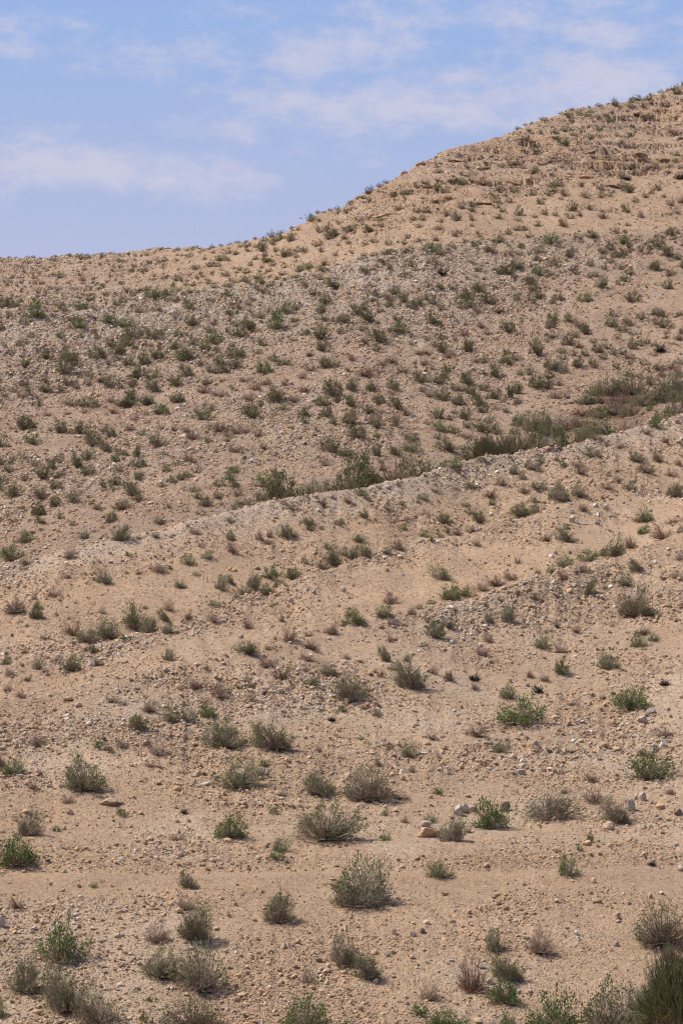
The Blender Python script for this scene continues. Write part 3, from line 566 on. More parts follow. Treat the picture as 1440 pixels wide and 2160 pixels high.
((360,430,4), """O 58 398 42 45;O 30 410 30 25;O 140 405 40 30;O 185 395 45 35;O 225 372 35 25;O 350 378 45 40;O 370 337 20 20;O 415 358 35 30;O 438 332 22 17;O 490 337 40 20;O 565 324 60 34;O 635 302 40 14;O 712 294 38 27;
O 155 455 55 30;O 250 420 30 20;O 290 478 40 30;O 355 420 45 25;O 60 480 30 20;O 440 395 30 20;O 490 380 30 20;O 845 290 75 75;O 925 255 70 48;O 790 325 75 50;O 895 330 110 75;O 1005 325 85 90;
O 870 350 60 60;L 1185 150 85 75;O 1245 87 55 42;O 1340 50 50 27;O 1300 82 50 24;O 1405 55 60 45;D 1255 155 60 40;O 1410 90 60 40;O 1020 210 35 30;D 1035 230 40 24;O 1255 245 65 62;O 1370 290 130 90;
O 1335 310 80 60;D 1420 180 40 45;D 1315 215 40 40;O 640 375 70 60;O 590 370 40 35;O 775 410 75 95;O 715 375 45 35;D 660 410 60 40;D 795 445 50 50;O 540 440 65 50;O 425 490 110 60;O 485 430 80 40;
D 490 490 60 40;O 715 475 50 40;O 890 410 55 55;O 960 460 110 75;O 1080 415 90 55;O 1130 420 60 50;O 1235 370 100 60;O 1275 415 55 60;O 1060 460 45 40;O 1010 450 60 50;O 215 560 80 55;O 340 540 85 60;
O 400 535 60 35;D 345 600 50 40;O 475 620 80 55;O 640 595 75 45;O 585 570 45 50;O 670 530 45 50;O 820 510 110 60;O 860 530 60 45;O 540 555 40 30;O 550 590 60 25;O 55 655 75 60;D 230 640 45 45;
O 270 625 40 35;O 95 660 40 35;D 165 610 50 35;O 325 685 55 45;O 255 675 45 28;O 190 700 60 45;O 125 695 45 40;O 370 715 65 38;L 485 712 75 40;L 625 665 90 50;L 755 675 75 75;L 720 640 60 40;
L 545 675 80 25;O 695 705 50 42;L 900 648 62 30;L 1045 632 62 32;L 1085 585 75 60;L 1165 560 90 60;L 1285 575 85 38;D 830 580 60 45;D 945 610 70 40;D 830 630 50 40;D 1060 500 40 40;D 1290 530 80 55;
O 1415 355 40 35;L 65 755 80 50;L 10 765 40 50;L 25 715 50 50;O 180 755 90 35;D 1390 440 50 35;O 845 695 60 30;O 825 705 40 30;D 1150 705 80 45;D 1250 650 90 40;D 925 695 45 30"""),
((720,320,4), """O 535 162 38 34;K 800 52 30 17;O 235 365 90 75;O 330 312 80 57;O 385 272 65 37;O 140 404 45 34;O 80 447 65 40;O 50 525 70 68;O 245 420 50 40;O 180 400 40 30;O 125 485 35 25;L 428 390 62 50;
L 560 375 95 50;D 520 372 60 40;O 355 355 30 20;D 240 575 55 50;O 315 595 90 45;D 155 600 70 35;D 330 632 60 30;O 60 690 140 75;D 25 745 60 55;L 112 698 45 25;O 235 690 110 60;L 800 328 75 60;
O 825 318 40 40;L 1015 285 105 55;L 972 238 35 22;D 810 255 55 35;D 635 300 60 50;D 700 275 70 35;D 910 260 80 40;O 815 180 50 35;O 808 140 40 30;L 1178 160 45 30;O 1350 140 60 45;O 1215 105 45 30;
O 1190 240 50 30;D 1200 290 120 55;O 1325 330 65 45;O 650 520 75 55;O 710 520 80 50;D 485 500 80 45;D 620 465 40 25;D 790 440 100 30;D 910 410 100 35;O 690 400 60 20;O 625 590 90 50;O 680 585 60 50;
O 655 650 80 40;O 890 550 65 75;O 835 600 50 50;O 970 595 85 85;O 1010 490 70 75;O 1090 470 95 60;O 1100 508 55 55;O 1295 440 85 60;O 1310 485 75 50;O 1345 515 60 40;O 1325 572 65 45;O 1415 435 60 50;
D 1105 590 55 60;D 1095 635 45 40;D 820 670 90 50;D 955 720 55 65;D 1000 700 60 40;D 800 760 60 50;O 560 735 50 50;O 640 770 90 50;O 530 785 50 50;O 395 795 70 48;O 270 770 60 45;O 180 790 50 35;
D 60 775 60 40;O 365 870 75 45;O 540 855 60 35;O 275 885 80 30;D 95 865 45 35;O 160 915 50 30;L 745 830 70 65;L 810 880 110 85;L 700 835 50 35;O 945 820 65 45;L 1115 805 60 40;L 1170 785 30 20;
L 1330 775 75 62;L 1270 760 35 22;O 1410 705 50 50;L 1408 802 35 22;O 1165 725 45 35;O 190 1030 90 55;L 400 1000 60 35;O 580 975 60 70;O 500 900 50 30;O 540 1075 90 55;K 845 1050 90 45;O 1140 1020 70 50;
O 1330 1030 90 60;O 1410 1050 90 80;D 720 950 50 45;D 790 950 70 60;D 875 960 50 35;D 1090 940 60 45;D 1270 860 100 50;D 420 915 70 25;D 330 935 80 25;D 1400 890 80 50;D 300 980 40 30"""),
((1080,380,4), """O 25 120 60 55;O 170 135 70 70;O 315 140 70 50;O 345 105 80 45;O 310 65 60 50;O 370 55 100 60;O 440 140 75 75;D 415 175 50 40;O 620 155 80 60;O 750 90 70 70;O 755 155 60 60;O 820 145 50 50;
O 985 110 110 70;O 930 70 90 70;O 1225 90 60 55;O 1125 155 60 55;O 1170 125 50 40;O 1035 195 55 55;O 1330 220 70 60;D 1420 195 70 60;L 1275 148 40 30;O 235 212 75 55;O 490 270 95 80;O 660 260 80 55;
O 955 275 70 70;D 760 330 80 60;D 1090 325 70 50;D 975 395 60 40;D 1335 305 50 45;D 1390 290 70 50;O 765 275 50 30;O 55 305 70 90;O 45 350 60 40;O 270 300 60 65;O 360 305 55 35;O 185 320 50 30;
O 495 335 75 50;D 430 395 90 60;O 215 395 60 45;L 110 430 65 40;D 35 430 70 50;O 450 300 40 25;D 575 310 60 50;O 860 450 80 60;L 325 555 110 85;L 665 495 90 60;L 930 548 100 75;O 1315 475 100 65;
O 1360 500 40 30;O 1225 570 100 80;L 1155 590 50 50;D 1080 610 50 55;O 135 495 65 35;L 70 580 60 40;O 215 620 95 65;O 480 655 85 80;O 145 640 50 35;O 55 635 60 40;O 1315 650 90 75;O 1395 670 60 50;
O 1215 770 100 80;L 1425 745 40 60;O 1315 825 90 70;O 830 595 60 50;D 760 620 80 50;O 895 665 110 65;O 760 670 50 45;O 825 710 70 60;O 655 730 65 60;O 900 760 60 60;O 990 805 70 65;O 775 760 50 50;
D 500 770 80 55;O 540 800 50 30;D 205 690 80 45;O 345 720 90 70;D 330 740 80 40;O 40 755 110 70;L 220 810 120 75;O 160 895 90 75;O 10 830 50 60;O 430 790 60 40;O 325 820 60 45;L 700 820 60 45;
O 650 835 50 50;O 735 915 100 85;L 945 865 80 60;L 1305 925 90 65;D 930 895 60 30"""),
((1080,160,4), """O 50 442 60 37;O 115 404 60 30;O 165 387 50 24;O 245 367 55 32;O 280 390 75 40;O 410 320 50 27;O 500 302 50 40;O 555 325 65 48;O 455 340 60 42;L 485 360 70 50;L 490 385 40 25;O 650 252 45 20;
O 725 247 75 34;O 805 227 50 22;O 875 265 80 80;O 665 320 65 35;L 630 352 65 42;O 985 268 60 40;O 1000 225 70 55;O 1055 187 100 54;O 1030 272 40 35;O 1145 215 75 60;O 1110 275 75 48;O 1165 240 50 30;
O 1170 157 55 32;O 1255 137 75 40;O 1385 157 80 77;O 1275 190 40 40;O 1375 195 40 25;O 1430 220 30 45;O 1305 112 25 27;O 1340 132 50 37;O 1265 255 70 40;O 1310 265 60 38;O 1435 82 30 52;O 140 475 55 38;
O 15 500 40 25;O 350 485 55 38;O 455 475 90 65;L 375 535 45 35;L 430 592 95 62;L 500 508 55 25;O 590 485 55 32;L 650 538 58 38;L 725 468 65 30;L 720 378 85 42;L 785 345 60 25;L 830 400 65 55;
O 915 370 60 45;O 835 320 40 28;O 1115 385 110 55;O 1155 340 80 40;K 1045 345 65 32;O 1215 300 60 25;O 1295 310 40 28;L 1380 372 40 28;O 1215 382 45 20;L 1030 485 45 25;L 1140 497 38 25;O 1010 440 50 30;
D 1360 500 80 45;D 155 572 80 40;O 205 610 65 40;O 185 640 80 35;O 100 645 45 35;L 235 480 30 22;O 520 645 70 35;O 875 515 30 35;D 955 530 70 35;D 920 565 40 30;D 1000 620 80 40;O 1050 660 55 30;
D 900 650 50 30;D 690 700 70 30;D 795 700 60 35;D 960 720 80 35;D 1105 715 60 50;O 1375 680 70 40;L 1378 730 50 35;O 30 755 75 55;O 165 835 100 65;O 95 785 60 28;O 350 810 55 35;O 270 760 60 30;
D 620 750 50 30;L 995 780 75 55;D 700 820 90 35;L 1205 780 50 25;O 1320 775 60 30;O 1410 790 40 35;D 645 785 40 25;O 920 875 65 60;O 1020 845 90 40;K 970 885 80 35;K 1410 880 100 50;D 690 920 50 30;
O 580 925 40 30;D 320 840 60 30;D 240 760 60 30"""),
]
RK = [
(3,1957,20,26,'grey','grey boulder cut by the left edge of the photo, below the track'),
(247,1979,15,10,'pale','pale angular stone on bare sand beside the leafy bush at lower left'),
(598,2003,17,14,'tan','rounded tan stone with a smaller pale stone touching its right side'),
(609,2000,11,11,'pale','small pale stone touching the right side of a rounded tan stone'),
(728,1965,13,14,'tan','lone rounded stone on sand below the big rounded bush by the track'),
(832,1972,13,12,'tan','left stone of a loose trio on the sand right of centre'),
(869,1976,13,11,'grey','grey middle stone of a loose trio on the sand right of centre'),
(888,1969,15,12,'dark','dark tilted right stone of a loose trio on the sand right of centre'),
(687,2056,20,13,'tan','broad dark-sided stone right of the small dry tuft near the bottom centre'),
(814,2018,12,9,'grey','grey stone of a close pair right of the two-part bush near the bottom'),
(827,2012,11,10,'tan','tan stone of a close pair right of the two-part bush near the bottom'),
(760,2132,15,12,'tan','squat tan stone on sand at the bottom right of centre'),
(794,2075,13,10,'tan','tan stone at the foot of the lower right part of the two-part bush'),
(1250,1864,12,13,'tan','upright cube-like tan rock standing on the edge of the dirt track'),
(1300,1942,18,17,'tan','tall pointed tan rock alone on the sand below the track, right side'),
(1298,1997,14,11,'grey','rounded grey stone with a sandy stone behind it, lower right'),
(1373,1895,10,12,'tan','small upright tan stone below the track near the right edge'),
(1434,1838,16,12,'pale','pale grey boulder at the right edge beside the dirt track'),
(1088,1946,12,9,'pale','small pale stone alone on smooth sand, right of centre below the track'),
(1216,1983,10,8,'grey','small grey stone on smooth sand between two dry bushes and the pointed rock'),
(1016,2044,16,10,'grey','grey stone behind the bare twiggy bush at lower right'),
(1034,2077,18,12,'pale','pale stone between the bare twiggy bush and a darker bush, lower right'),
(1113,2100,16,11,'tan','tan stone right of the low green bush at lower right'),
(1094,2097,12,10,'pale','pale stone touching the low green bush at lower right'),
(76,1633,22,12,'orange','smooth orange-tan rock beside the leafy bush at the left edge, mid slope'),
(45,1642,14,10,'pale','pale stone just left of the smooth orange-tan rock'),
(228,1700,48,15,'tan','low tan ledge of bedrock with a dark underside, below a big rounded bush'),
(415,1640,22,12,'tan','smooth tan rock above a patch of grey slabs, left of a green bush'),
(437,1657,34,8,'grey','grey slab patch beside a smooth tan rock'),
(458,1642,14,8,'grey','small grey slab above the slab patch'),
(549,1641,16,18,'dark','dark split rock standing right of a green bush, centre left'),
(562,1637,14,16,'grey','grey rock leaning against a dark split rock'),
(460,1683,12,9,'orange','small orange stone on bare sand, centre left'),
(150,1720,16,12,'tan','tan stone on the rubble above the dark green bush at the left'),
(135,1752,12,10,'tan','tan stone next to a tiny green tuft at the left'),
(333,1781,14,9,'tan','tan stone on the pale bare patch left of centre'),
(905,1768,54,20,'orange','orange-faced bedrock ledge left of a bush, above the track'),
(896,1745,30,12,'pale','pale cap stone lying on the orange-faced ledge'),
(965,1722,24,24,'grey','grey lichen-pale boulder at the left end of the boulder row'),
(982,1715,18,18,'grey','second grey boulder of the boulder row, left of a leafy bush'),
(996,1713,20,14,'pale','pale tan boulder of the boulder row touching a leafy bush'),
(1066,1712,24,22,'dark','brown boulder just right of the leafy bush at the boulder row'),
(988,1757,16,16,'tan','tan boulder between two leafy bushes above the track'),
(1100,1634,22,12,'grey','lowest stone of the grey stack beside a bare bedrock patch'),
(1102,1622,20,12,'pale','middle stone of the grey stack beside a bare bedrock patch'),
(1099,1607,18,12,'grey','topmost stone of the grey stack beside a bare bedrock patch'),
(1354,1524,24,14,'pale','broad pale boulder below the loose green bush at right'),
(1374,1505,20,12,'grey','grey rough rock above the broad pale boulder at right'),
(1333,1712,18,30,'grey','tall grey rock standing behind a pale green bush at right'),
(1285,1752,28,18,'tan','tan boulder left of the pale green bush at right'),
(1356,1690,20,18,'pale','pale rock of a pair above the tall grey rock'),
(1344,1687,14,14,'tan','tan rock of a pair above the tall grey rock'),
(1390,1708,20,16,'orange','orange-brown rock among rubble near the right edge'),
(1432,1720,20,14,'dark','dark rock half out of the photo at the right edge'),
(1380,1586,16,16,'white','whitish rock outcrop near the right edge'),
(1398,1576,18,12,'white','second whitish rock outcrop right beside the first, right edge'),
(1240,1784,24,12,'orange','low orange rock behind a small grey-green tuft, right side'),
(1128,1573,12,12,'grey','small standing grey stone alone on open gravel, right of centre'),
(1031,1573,20,8,'grey','long grey stone touching a low green bush'),
(726,1250,12,14,'pale','pale stone on the sandy bench, highest of a loose scatter'),
(662,1252,12,8,'grey','grey stone on the sandy bench left of the pale one'),
(614,1272,12,10,'grey','grey stone capped with shadow, lowest left of the scatter on the sandy bench'),
(715,1281,10,10,'grey','small grey stone below the pale one on the sandy bench'),
(508,1347,12,8,'grey','grey stone on sand at the left end of the near ridge'),
(1133,1212,16,16,'orange','orange-brown rock at the upper end of the brushy gully'),
(1160,1178,14,10,'white','white stone above the brushy gully'),
(1203,1084,13,12,'white','whitish rock at the left of the boulder cluster on the right ridge'),
(1207,1102,15,15,'pale','large pale rock lowest in the boulder cluster on the right ridge'),
(1256,1070,12,9,'white','whitish rock at the top of the boulder cluster on the right ridge'),
(1260,1090,12,10,'white','whitish rock in the middle of the boulder cluster on the right ridge'),
(1258,1107,15,11,'grey','grey rock at the lower right of the boulder cluster on the right ridge'),
(1276,1076,13,12,'pale','pale rock at the right of the boulder cluster on the right ridge'),
(1288,1092,14,7,'grey','flat grey slab at the right of the boulder cluster on the right ridge'),
(1227,1108,26,8,'grey','long grey slab at the foot of the boulder cluster on the right ridge'),
(1372,1080,10,8,'pale','lone pale stone left of the bush on the right ridge'),
(1404,978,8,8,'white','small whitish stone on the right part of the bright ridge'),
(1290,963,7,8,'white','tiny white stone on the slope below the thicket'),
(1267,1049,12,7,'orange','orange stone on bare soil above the boulder cluster'),
(517,971,9,10,'dark','small dark upright rock beside a pale boulder on the middle slope'),
(532,977,13,10,'white','pale boulder beside a small dark upright rock on the middle slope'),
(388,924,14,9,'white','pale rock cluster top among russet scrub on the middle slope'),
(402,950,18,7,'pale','long pale slab below russet scrub on the middle slope'),
(419,948,9,8,'white','small white block right of the long pale slab'),
(46,1075,18,11,'orange','orange-brown rock on the slope at the far left above the bright ridge'),
(46,1093,8,8,'white','small white stone under the orange-brown rock at the far left'),
(318,1064,14,8,'pale','smooth pale rock on soil below a row of olive bushes'),
(768,719,18,8,'grey','flat grey-brown rock on the upper middle slope left of a big olive bush'),
(1430,295,36,8,'orange','long orange bedrock ledge at the right edge of the upper hill'),
(1365,360,26,10,'dark','dark undercut ledge low on the upper hill at the right'),
(1235,378,34,9,'orange','broken orange ledge in the middle of the upper hill'),
(893,349,36,7,'orange','brown overhanging ledge right at the skyline of the upper hill'),
(848,368,10,6,'orange','orange rock knob on the skyline left of the overhanging ledge'),
(956,342,56,7,'orange','long orange ledge just under the skyline, right of the brown overhang'),
(1022,357,40,5,'tan','tan ledge below and right of the long orange ledge near the skyline'),
(808,457,40,6,'orange','slanting orange ledge low on the left shoulder of the upper hill'),
(1100,297,46,6,'orange','orange ledge near the skyline in the middle of the upper hill'),
(1237,325,46,6,'tan','thin tan ledge in the upper middle of the big hill'),
(1352,326,60,6,'tan','long pale tan ledge at the right, below the orange ledge at the photo edge'),
(1412,271,44,5,'orange','thin orange ledge at the right edge, above the long orange one'),
(1196,373,38,6,'tan','short tan ledge left of the broken orange ledge on the upper hill'),
(1020,432,44,5,'orange','thin orange ledge above the smooth tan flank of the upper hill'),
(1300,398,50,6,'dark','dark-edged ledge low at the right of the upper hill'),
(1150,345,40,5,'tan','small tan ledge in the centre of the upper hill above a green shrub'),
(1085,388,44,5,'orange','orange ledge left of the short tan ledge, lower upper hill'),
(905,398,40,5,'tan','tan ledge on the left part of the upper hill among green shrubs'),
(1405,342,44,6,'dark','dark ledge at the right edge just above the undercut ledge'),
]
for (u, v, w, h, c, lab) in RK:
    nm = 'rock_ledge' if 'ledge' in lab and not lab.startswith(('pale cap', 'orange rock knob')) and 'smooth' not in lab[:9] and 'pale stone just' not in lab else ('flat_slab' if 'slab' in lab else ('boulder' if 'boulder' in lab else ('rock' if 'rock' in lab else 'stone')))
    rock(nm, u, v, w, h, c, lab, cat='stone' if nm == 'stone' else ('ledge' if nm == 'rock_ledge' else ('slab' if nm == 'flat_slab' else 'rock')))
# the small cairn on the ridge beside the wash
cg = 'stones of the small cairn'
for (du, lift, w, h, c, lab) in [
    (-2, .0, 25, 8, 'pale', 'broad bottom slab of the little cairn on the ridge by the thicket'),
    (15, .0, 20, 8, 'dark', 'dark slab leaning on the right foot of the little cairn by the thicket'),
    (-4, .11, 21, 7, 'tan', 'middle slab of the little cairn on the ridge by the thicket'),
    (0, .21, 17, 7, 'dark', 'topmost dark flat stone of the little cairn on the ridge by the thicket'),
    (-17, .0, 8, 8, 'orange', 'small yellowish stone at the left foot of the little cairn by the thicket')]:
    rock('cairn_stone', 1163 + du, 953 - du * .18, w, h, c, lab, cat='stone', group=cg, lift=lift)
# ------------------------------------------------------------------ shrub prototypes (unit: 1 wide, 1 high)
def perp(d):
    a = np.where(np.abs(d[:, :1]) < .8, np.array([[1., 0, 0]]), np.array([[0, 1., 0]]))
    p = np.cross(d, a); p /= np.linalg.norm(p, axis=1, keepdims=True) + 1e-9
    return p, np.cross(d, p)
def prisms(A, B, ra, rb):
    """three-sided tapered twigs from A to B"""
    d = B - A; d = d / (np.linalg.norm(d, axis=1, keepdims=True) + 1e-9)
    p, q = perp(d); n = len(A); V = np.zeros((n, 6, 3))
    for k in range(3):
        c, s = math.cos(k * 2.0944), math.sin(k * 2.0944)
        V[:, k] = A + (p*c + q*s) * ra[:, None]; V[:, 3+k] = B + (p*c + q*s) * rb[:, None]
    f = np.array([(0, 1, 4, 3), (1, 2, 5, 4), (2, 0, 3, 5)])
    return V.reshape(-1, 3), (f[None] + (np.arange(n) * 6)[:, None, None]).reshape(-1, 4)
def leaves(P, D, length, width, r):
    n = len(P)
    d = D + r.normal(0, .55, (n, 3)); d[:, 2] += .25; d /= np.linalg.norm(d, axis=1, keepdims=True) + 1e-9
    p, q = perp(d); a = r.random(n) * 6.283; w = p * np.cos(a)[:, None] + q * np.sin(a)[:, None]
    ln = length * r.uniform(.6, 1.3, n)[:, None]; wd = width * r.uniform(.7, 1.3, n)[:, None]
    V = np.stack([P, P + d*ln*.5 + w*wd*.5, P + d*ln, P + d*ln*.5 - w*wd*.5], 1)
    return V.reshape(-1, 3), np.arange(n * 4).reshape(-1, 4)

SPEC = dict(
 #      clusters leaves/cluster size      sigma  twig   low  bare twigs  aspect
 L=dict(cl=92, lpc=25, ll=.046, lw=.027, sg=.050, tr=.0052, low=.05, bare=40, hw=.62, flat=1.0),
 M=dict(cl=120, lpc=23, ll=.040, lw=.022, sg=.042, tr=.0050, low=.16, bare=85, hw=.72, flat=1.0),
 O=dict(cl=105, lpc=24, ll=.044, lw=.024, sg=.048, tr=.0060, low=.10, bare=40, hw=.70, flat=1.0),
 D=dict(cl=55, lpc=0, ll=.04, lw=.02, sg=.06, tr=.0052, low=.1, bare=95, hw=.6, flat=1.0),
 T=dict(cl=40, lpc=16, ll=.11, lw=.05, sg=.07, tr=.008, low=.0, bare=10, hw=.6, flat=1.0),
 K=dict(cl=50, lpc=6, ll=.07, lw=.03, sg=.07, tr=.010, low=.0, bare=120, hw=.6, flat=1.0),
)
def broom(seed, lod):
    r = np.random.default_rng(seed); n = int(900 * lod)
    ph = r.random(n) * 6.283; rad = r.random(n) ** .5 * .26
    a = np.stack([np.cos(ph)*rad, np.sin(ph)*rad, 0*rad], -1)
    ln = r.uniform(.35, 1.0, n) * (1 - .55 * (rad / .26) ** 2) * (1 + .12 * np.sin(ph*3 + 1))
    b = a * 1.25 + np.stack([r.normal(0, .03, n), r.normal(0, .03, n), ln * .55], -1)
    c = a * 1.75 + np.stack([r.normal(0, .06, n), r.normal(0, .06, n), ln], -1)
    w = .0042 * lod ** -.3
    v1, f1 = prisms(a, b, np.full(n, w*1.3), np.full(n, w)); v2, f2 = prisms(b, c, np.full(n, w), np.full(n, w*.5))
    k = np.repeat(np.arange(n), 4); t = r.uniform(.25, 1, len(k)); p0 = b[k] + (c[k]-b[k])*t[:, None]*.9
    d = (c[k]-b[k]) + r.normal(0, .07, (len(k), 3)); d /= np.linalg.norm(d, axis=1, keepdims=True)
    v3, f3 = prisms(p0, p0 + d * r.uniform(.08, .2, len(k))[:, None], np.full(len(k), w*.8), np.full(len(k), w*.4))
    lv = np.concatenate([v2, v3]); lf = np.concatenate([f2, f3 + len(v2)])
    al = np.concatenate([v1, lv]); sc = np.array([.5/np.percentile(np.abs(al[:, :2]), 97)]*2 + [1/np.percentile(al[:, 2], 99)])
    return v1*sc, f1, lv*sc, lf
def proto(kind, seed, lod=1.0):
    """returns (twig verts, twig quads, leaf verts, leaf quads)"""
    if kind == 'B': return broom(seed, lod)
    r = np.random.default_rng(seed); s = SPEC[kind]
    nc = max(16, int(s['cl'] * lod ** .6)); nb = int(s['bare'] * lod ** .7)
    n = nc + nb
    ph = r.random(n) * 6.283
    cz = r.uniform(s['low'] * .6, 1.0, n); cz[nc:] = r.uniform(.02, .9, nb)
    if kind in 'MDL': cz = cz ** 1.25
    p1, p2, p3 = r.random(3) * 6.283
    sz = np.sqrt(1 - cz**2)
    env = 1 + .17 * np.sin(ph * 2 + p1) * sz + .13 * np.sin(ph * 3 + p2) * sz + .10 * np.sin(ph + p3) + .10 * np.sin(ph * 5 + p1 + cz * 5) * sz
    rad = env * np.clip(1 - np.abs(r.normal(0, .20, n)), .35, 1) * r.uniform(.92, 1.06, n)
    rad[nc:] *= r.uniform(.55, 1.0, nb)
    gap = r.random() * 6.283; hole = (np.cos(ph - gap) > .62) & (r.random(n) < .55); rad = np.where(hole, rad * .5, rad)
    shoot = r.random(n) < .09; rad = np.where(shoot, rad * r.uniform(1.05, 1.22, n), rad)
    end = np.stack([sz*np.cos(ph)*.5, sz*np.sin(ph)*.5, cz * s['hw'] * .98 + .03], -1) * rad[:, None]
    end[:, :2] += end[:, 2:3] * r.normal(0, .32, 2)
    root = np.stack([np.cos(ph), np.sin(ph), 0*ph], -1) * (r.random(n) ** .5 * .05)[:, None]
    midp = root * .45 + end * .55 + r.normal(0, .03, (n, 3))
    midp[:, 2] += np.where(cz < .4, -.03, .0); midp[:, 2] = np.maximum(midp[:, 2], .015)
    A, Bq, RA, RB = [], [], [], []
    tr = s['tr'] * lod ** -.25
    def seg(a, b, ra, rb):
        A.append(a); Bq.append(b); RA.append(np.full(len(a), tr*ra) if np.isscalar(ra) else ra*tr); RB.append(np.full(len(a), tr*rb))
    th = r.uniform(.8, 1.7, n)
    seg(root, midp, th * 1.5, 1.0); seg(midp, end, 1.0, .55)
    m = 5 if kind in 'DM' else 4
    k = np.repeat(np.arange(n), m); t = r.uniform(.2, 1.0, len(k))[:, None]
    b0 = midp[k] + (end[k] - midp[k]) * t
    dd = end[k] - midp[k]; dd /= np.linalg.norm(dd, axis=1, keepdims=True) + 1e-9
    dd = dd + r.normal(0, .55, dd.shape); dd[:, 2] += .15; dd /= np.linalg.norm(dd, axis=1, keepdims=True)
    b1 = b0 + dd * r.uniform(.04, .12, len(k))[:, None]; b1[:, 2] = np.maximum(b1[:, 2], .01)
    seg(b0, b1, .7, .35)
    if kind in 'DM':
        k2 = r.integers(0, len(k), int(len(k) * 1.3)); c0 = b0[k2] + (b1[k2] - b0[k2]) * r.uniform(.2, 1, len(k2))[:, None]
        d3 = dd[k2] + r.normal(0, .6, (len(k2), 3)); d3[:, 2] += .15; d3 /= np.linalg.norm(d3, axis=1, keepdims=True)
        c1 = c0 + d3 * r.uniform(.03, .08, len(k2))[:, None]; c1[:, 2] = np.maximum(c1[:, 2], .01)
        seg(c0, c1, .5, .3)
    if lod > .5 and kind in 'LMD':     # fallen twigs lying round the foot
        nt_ = 70; q = r.random(nt_) * 6.283; rr = .10 + .34 * r.random(nt_) ** .7
        c0 = np.stack([np.cos(q)*rr, np.sin(q)*rr, 0*q + .025], -1); q2 = r.random(nt_) * 6.283
        c1 = c0 + np.stack([np.cos(q2), np.sin(q2), r.uniform(-.1, .25, nt_)], -1) * r.uniform(.05, .13, nt_)[:, None]
        seg(c0, c1, .9, .5)
    A, Bq, RA, RB = map(np.concatenate, (A, Bq, RA, RB))
    tv, tf = prisms(A, Bq, RA, RB)
    lpc = int(s['lpc'] * lod ** .25 * (r.choice([.45, .7, .95, 1.15]) if kind in 'M' else r.choice([.8, 1.0, 1.15])))
    if lpc:
        keep = r.random(nc) < .93
        kk = np.repeat(np.arange(nc)[keep], lpc); wgt = r.uniform(.4, 1.5, nc)
        kk = kk[r.random(len(kk)) < wgt[kk] / 1.2]
        P = end[kk] * (1 - np.abs(r.normal(0, .10, len(kk))))[:, None] + r.normal(0, s['sg'], (len(kk), 3)); P[:, 2] = np.maximum(P[:, 2], .015)
        D = end[kk] / np.linalg.norm(end[kk], axis=1, keepdims=True)
        big = lod ** -.28
        lv, lf = leaves(P, D, s['ll'] * big, s['lw'] * big, r)
    else:
        lv, lf = np.zeros((0, 3)), np.zeros((0, 4), int)
    allv = np.concatenate([tv, lv]) if len(lv) else tv
    sc = np.array([.5 / np.percentile(np.abs(allv[:, 0]), 95), .5 / np.percentile(np.abs(allv[:, 1]), 95), 1 / np.percentile(allv[:, 2], 98)])
    return tv * sc, tf, lv * sc, lf

TW = dict(L='twigM', M='twigM', O='twigM', D='twigD', T='twigM', K='twigK', B='twigM')
LF = dict(L='leafL', M='leafM', O='leafO', D='leafM', T='leafL', K='twigK', B='leafB')
PRO = {}; MESH = {}
def get_proto(kind, var, lod):
    key = (kind, var, lod)
    if key not in PRO: PRO[key] = proto(kind, 1000 + var * 37 + ord(kind) * 101, lod)
    return PRO[key]
def get_mesh(kind, var, lod, part):
    key = (kind, var, lod, part)
    if key in MESH: return MESH[key]
    tv, tf, lv, lf = get_proto(kind, var, lod)
    tw = TW[kind]
    if kind == 'D': tw = ['twigD', 'twigD', 'twigR', 'twigD'][var % 4]
    if part == 'branches': me = tri_mesh('branches', tv, tf, [MAT[tw]])
    elif part == 'foliage': me = tri_mesh('foliage', lv, lf, [MAT[LF[kind]]])
    else:
        v = np.concatenate([tv, lv]); f = np.concatenate([tf, lf + len(tv)])
        me = tri_mesh('shrub', v, f, [MAT[tw], MAT[LF[kind]]], np.r_[np.zeros(len(tf), int), np.ones(len(lf), int)])
    MESH[key] = me
    return me

# ------------------------------------------------------------------ the list
ENT = []; LITTER = []
for (x0, y0, zm), txt in TILES:
    for e in txt.replace('\n', '').split(';'):
        k, a, b, c, d = e.split()
        ENT.append(dict(k=k, u=x0 + float(a)/zm, v=y0 + float(b)/zm, w=float(c)/zm, h=float(d)/zm))
def zone(u, v):
    if v > 1846: return 'fg'
    if v > c1v(np.array([u]))[0] + 2: return 'near'
    if v > c2v(np.array([u]))[0] + 2: return 'bench'
    if v > c3v(np.array([u]))[0] + 2: return 'bright'
    w = wv(np.array([u]))[0]; c4 = c4v(np.array([u]))[0]
    if u > 480 and v > w - (8 if u < 1180 else -6) : return 'wash'
    if v > c4 + 2:
        f = (v - c4) / (w - c4)
        return 'midlow' if f > .62 else ('midmid' if f > .3 else 'midtop')
    s5 = c5v(np.array([u]))[0]
    if v - s5 < 13: return 'sky'
    if u < 440: return 'left'
    f = (v - s5) / (c4 - s5)
    return 'hilltop' if f < .5 else 'hilllow'
BIN = {'O': 'shrub', 'M': 'shrub', 'L': 'leafy', 'D': 'dry', 'T': 'tuft', 'K': 'dead', 'B': 'broom'}
for n_, e in enumerate(ENT):
    e['z'] = zone(e['u'], e['v']); e['n'] = n_; e['a'] = e['w'] * e['h']; e['bin'] = BIN[e['k']]
rest = []
for b in ('shrub', 'leafy', 'dry'):
    lst = sorted([e for e in ENT if e['bin'] == b], key=lambda e: -e['a'])
    for e in lst[298:]: e['rest'] = True; rest.append(e)

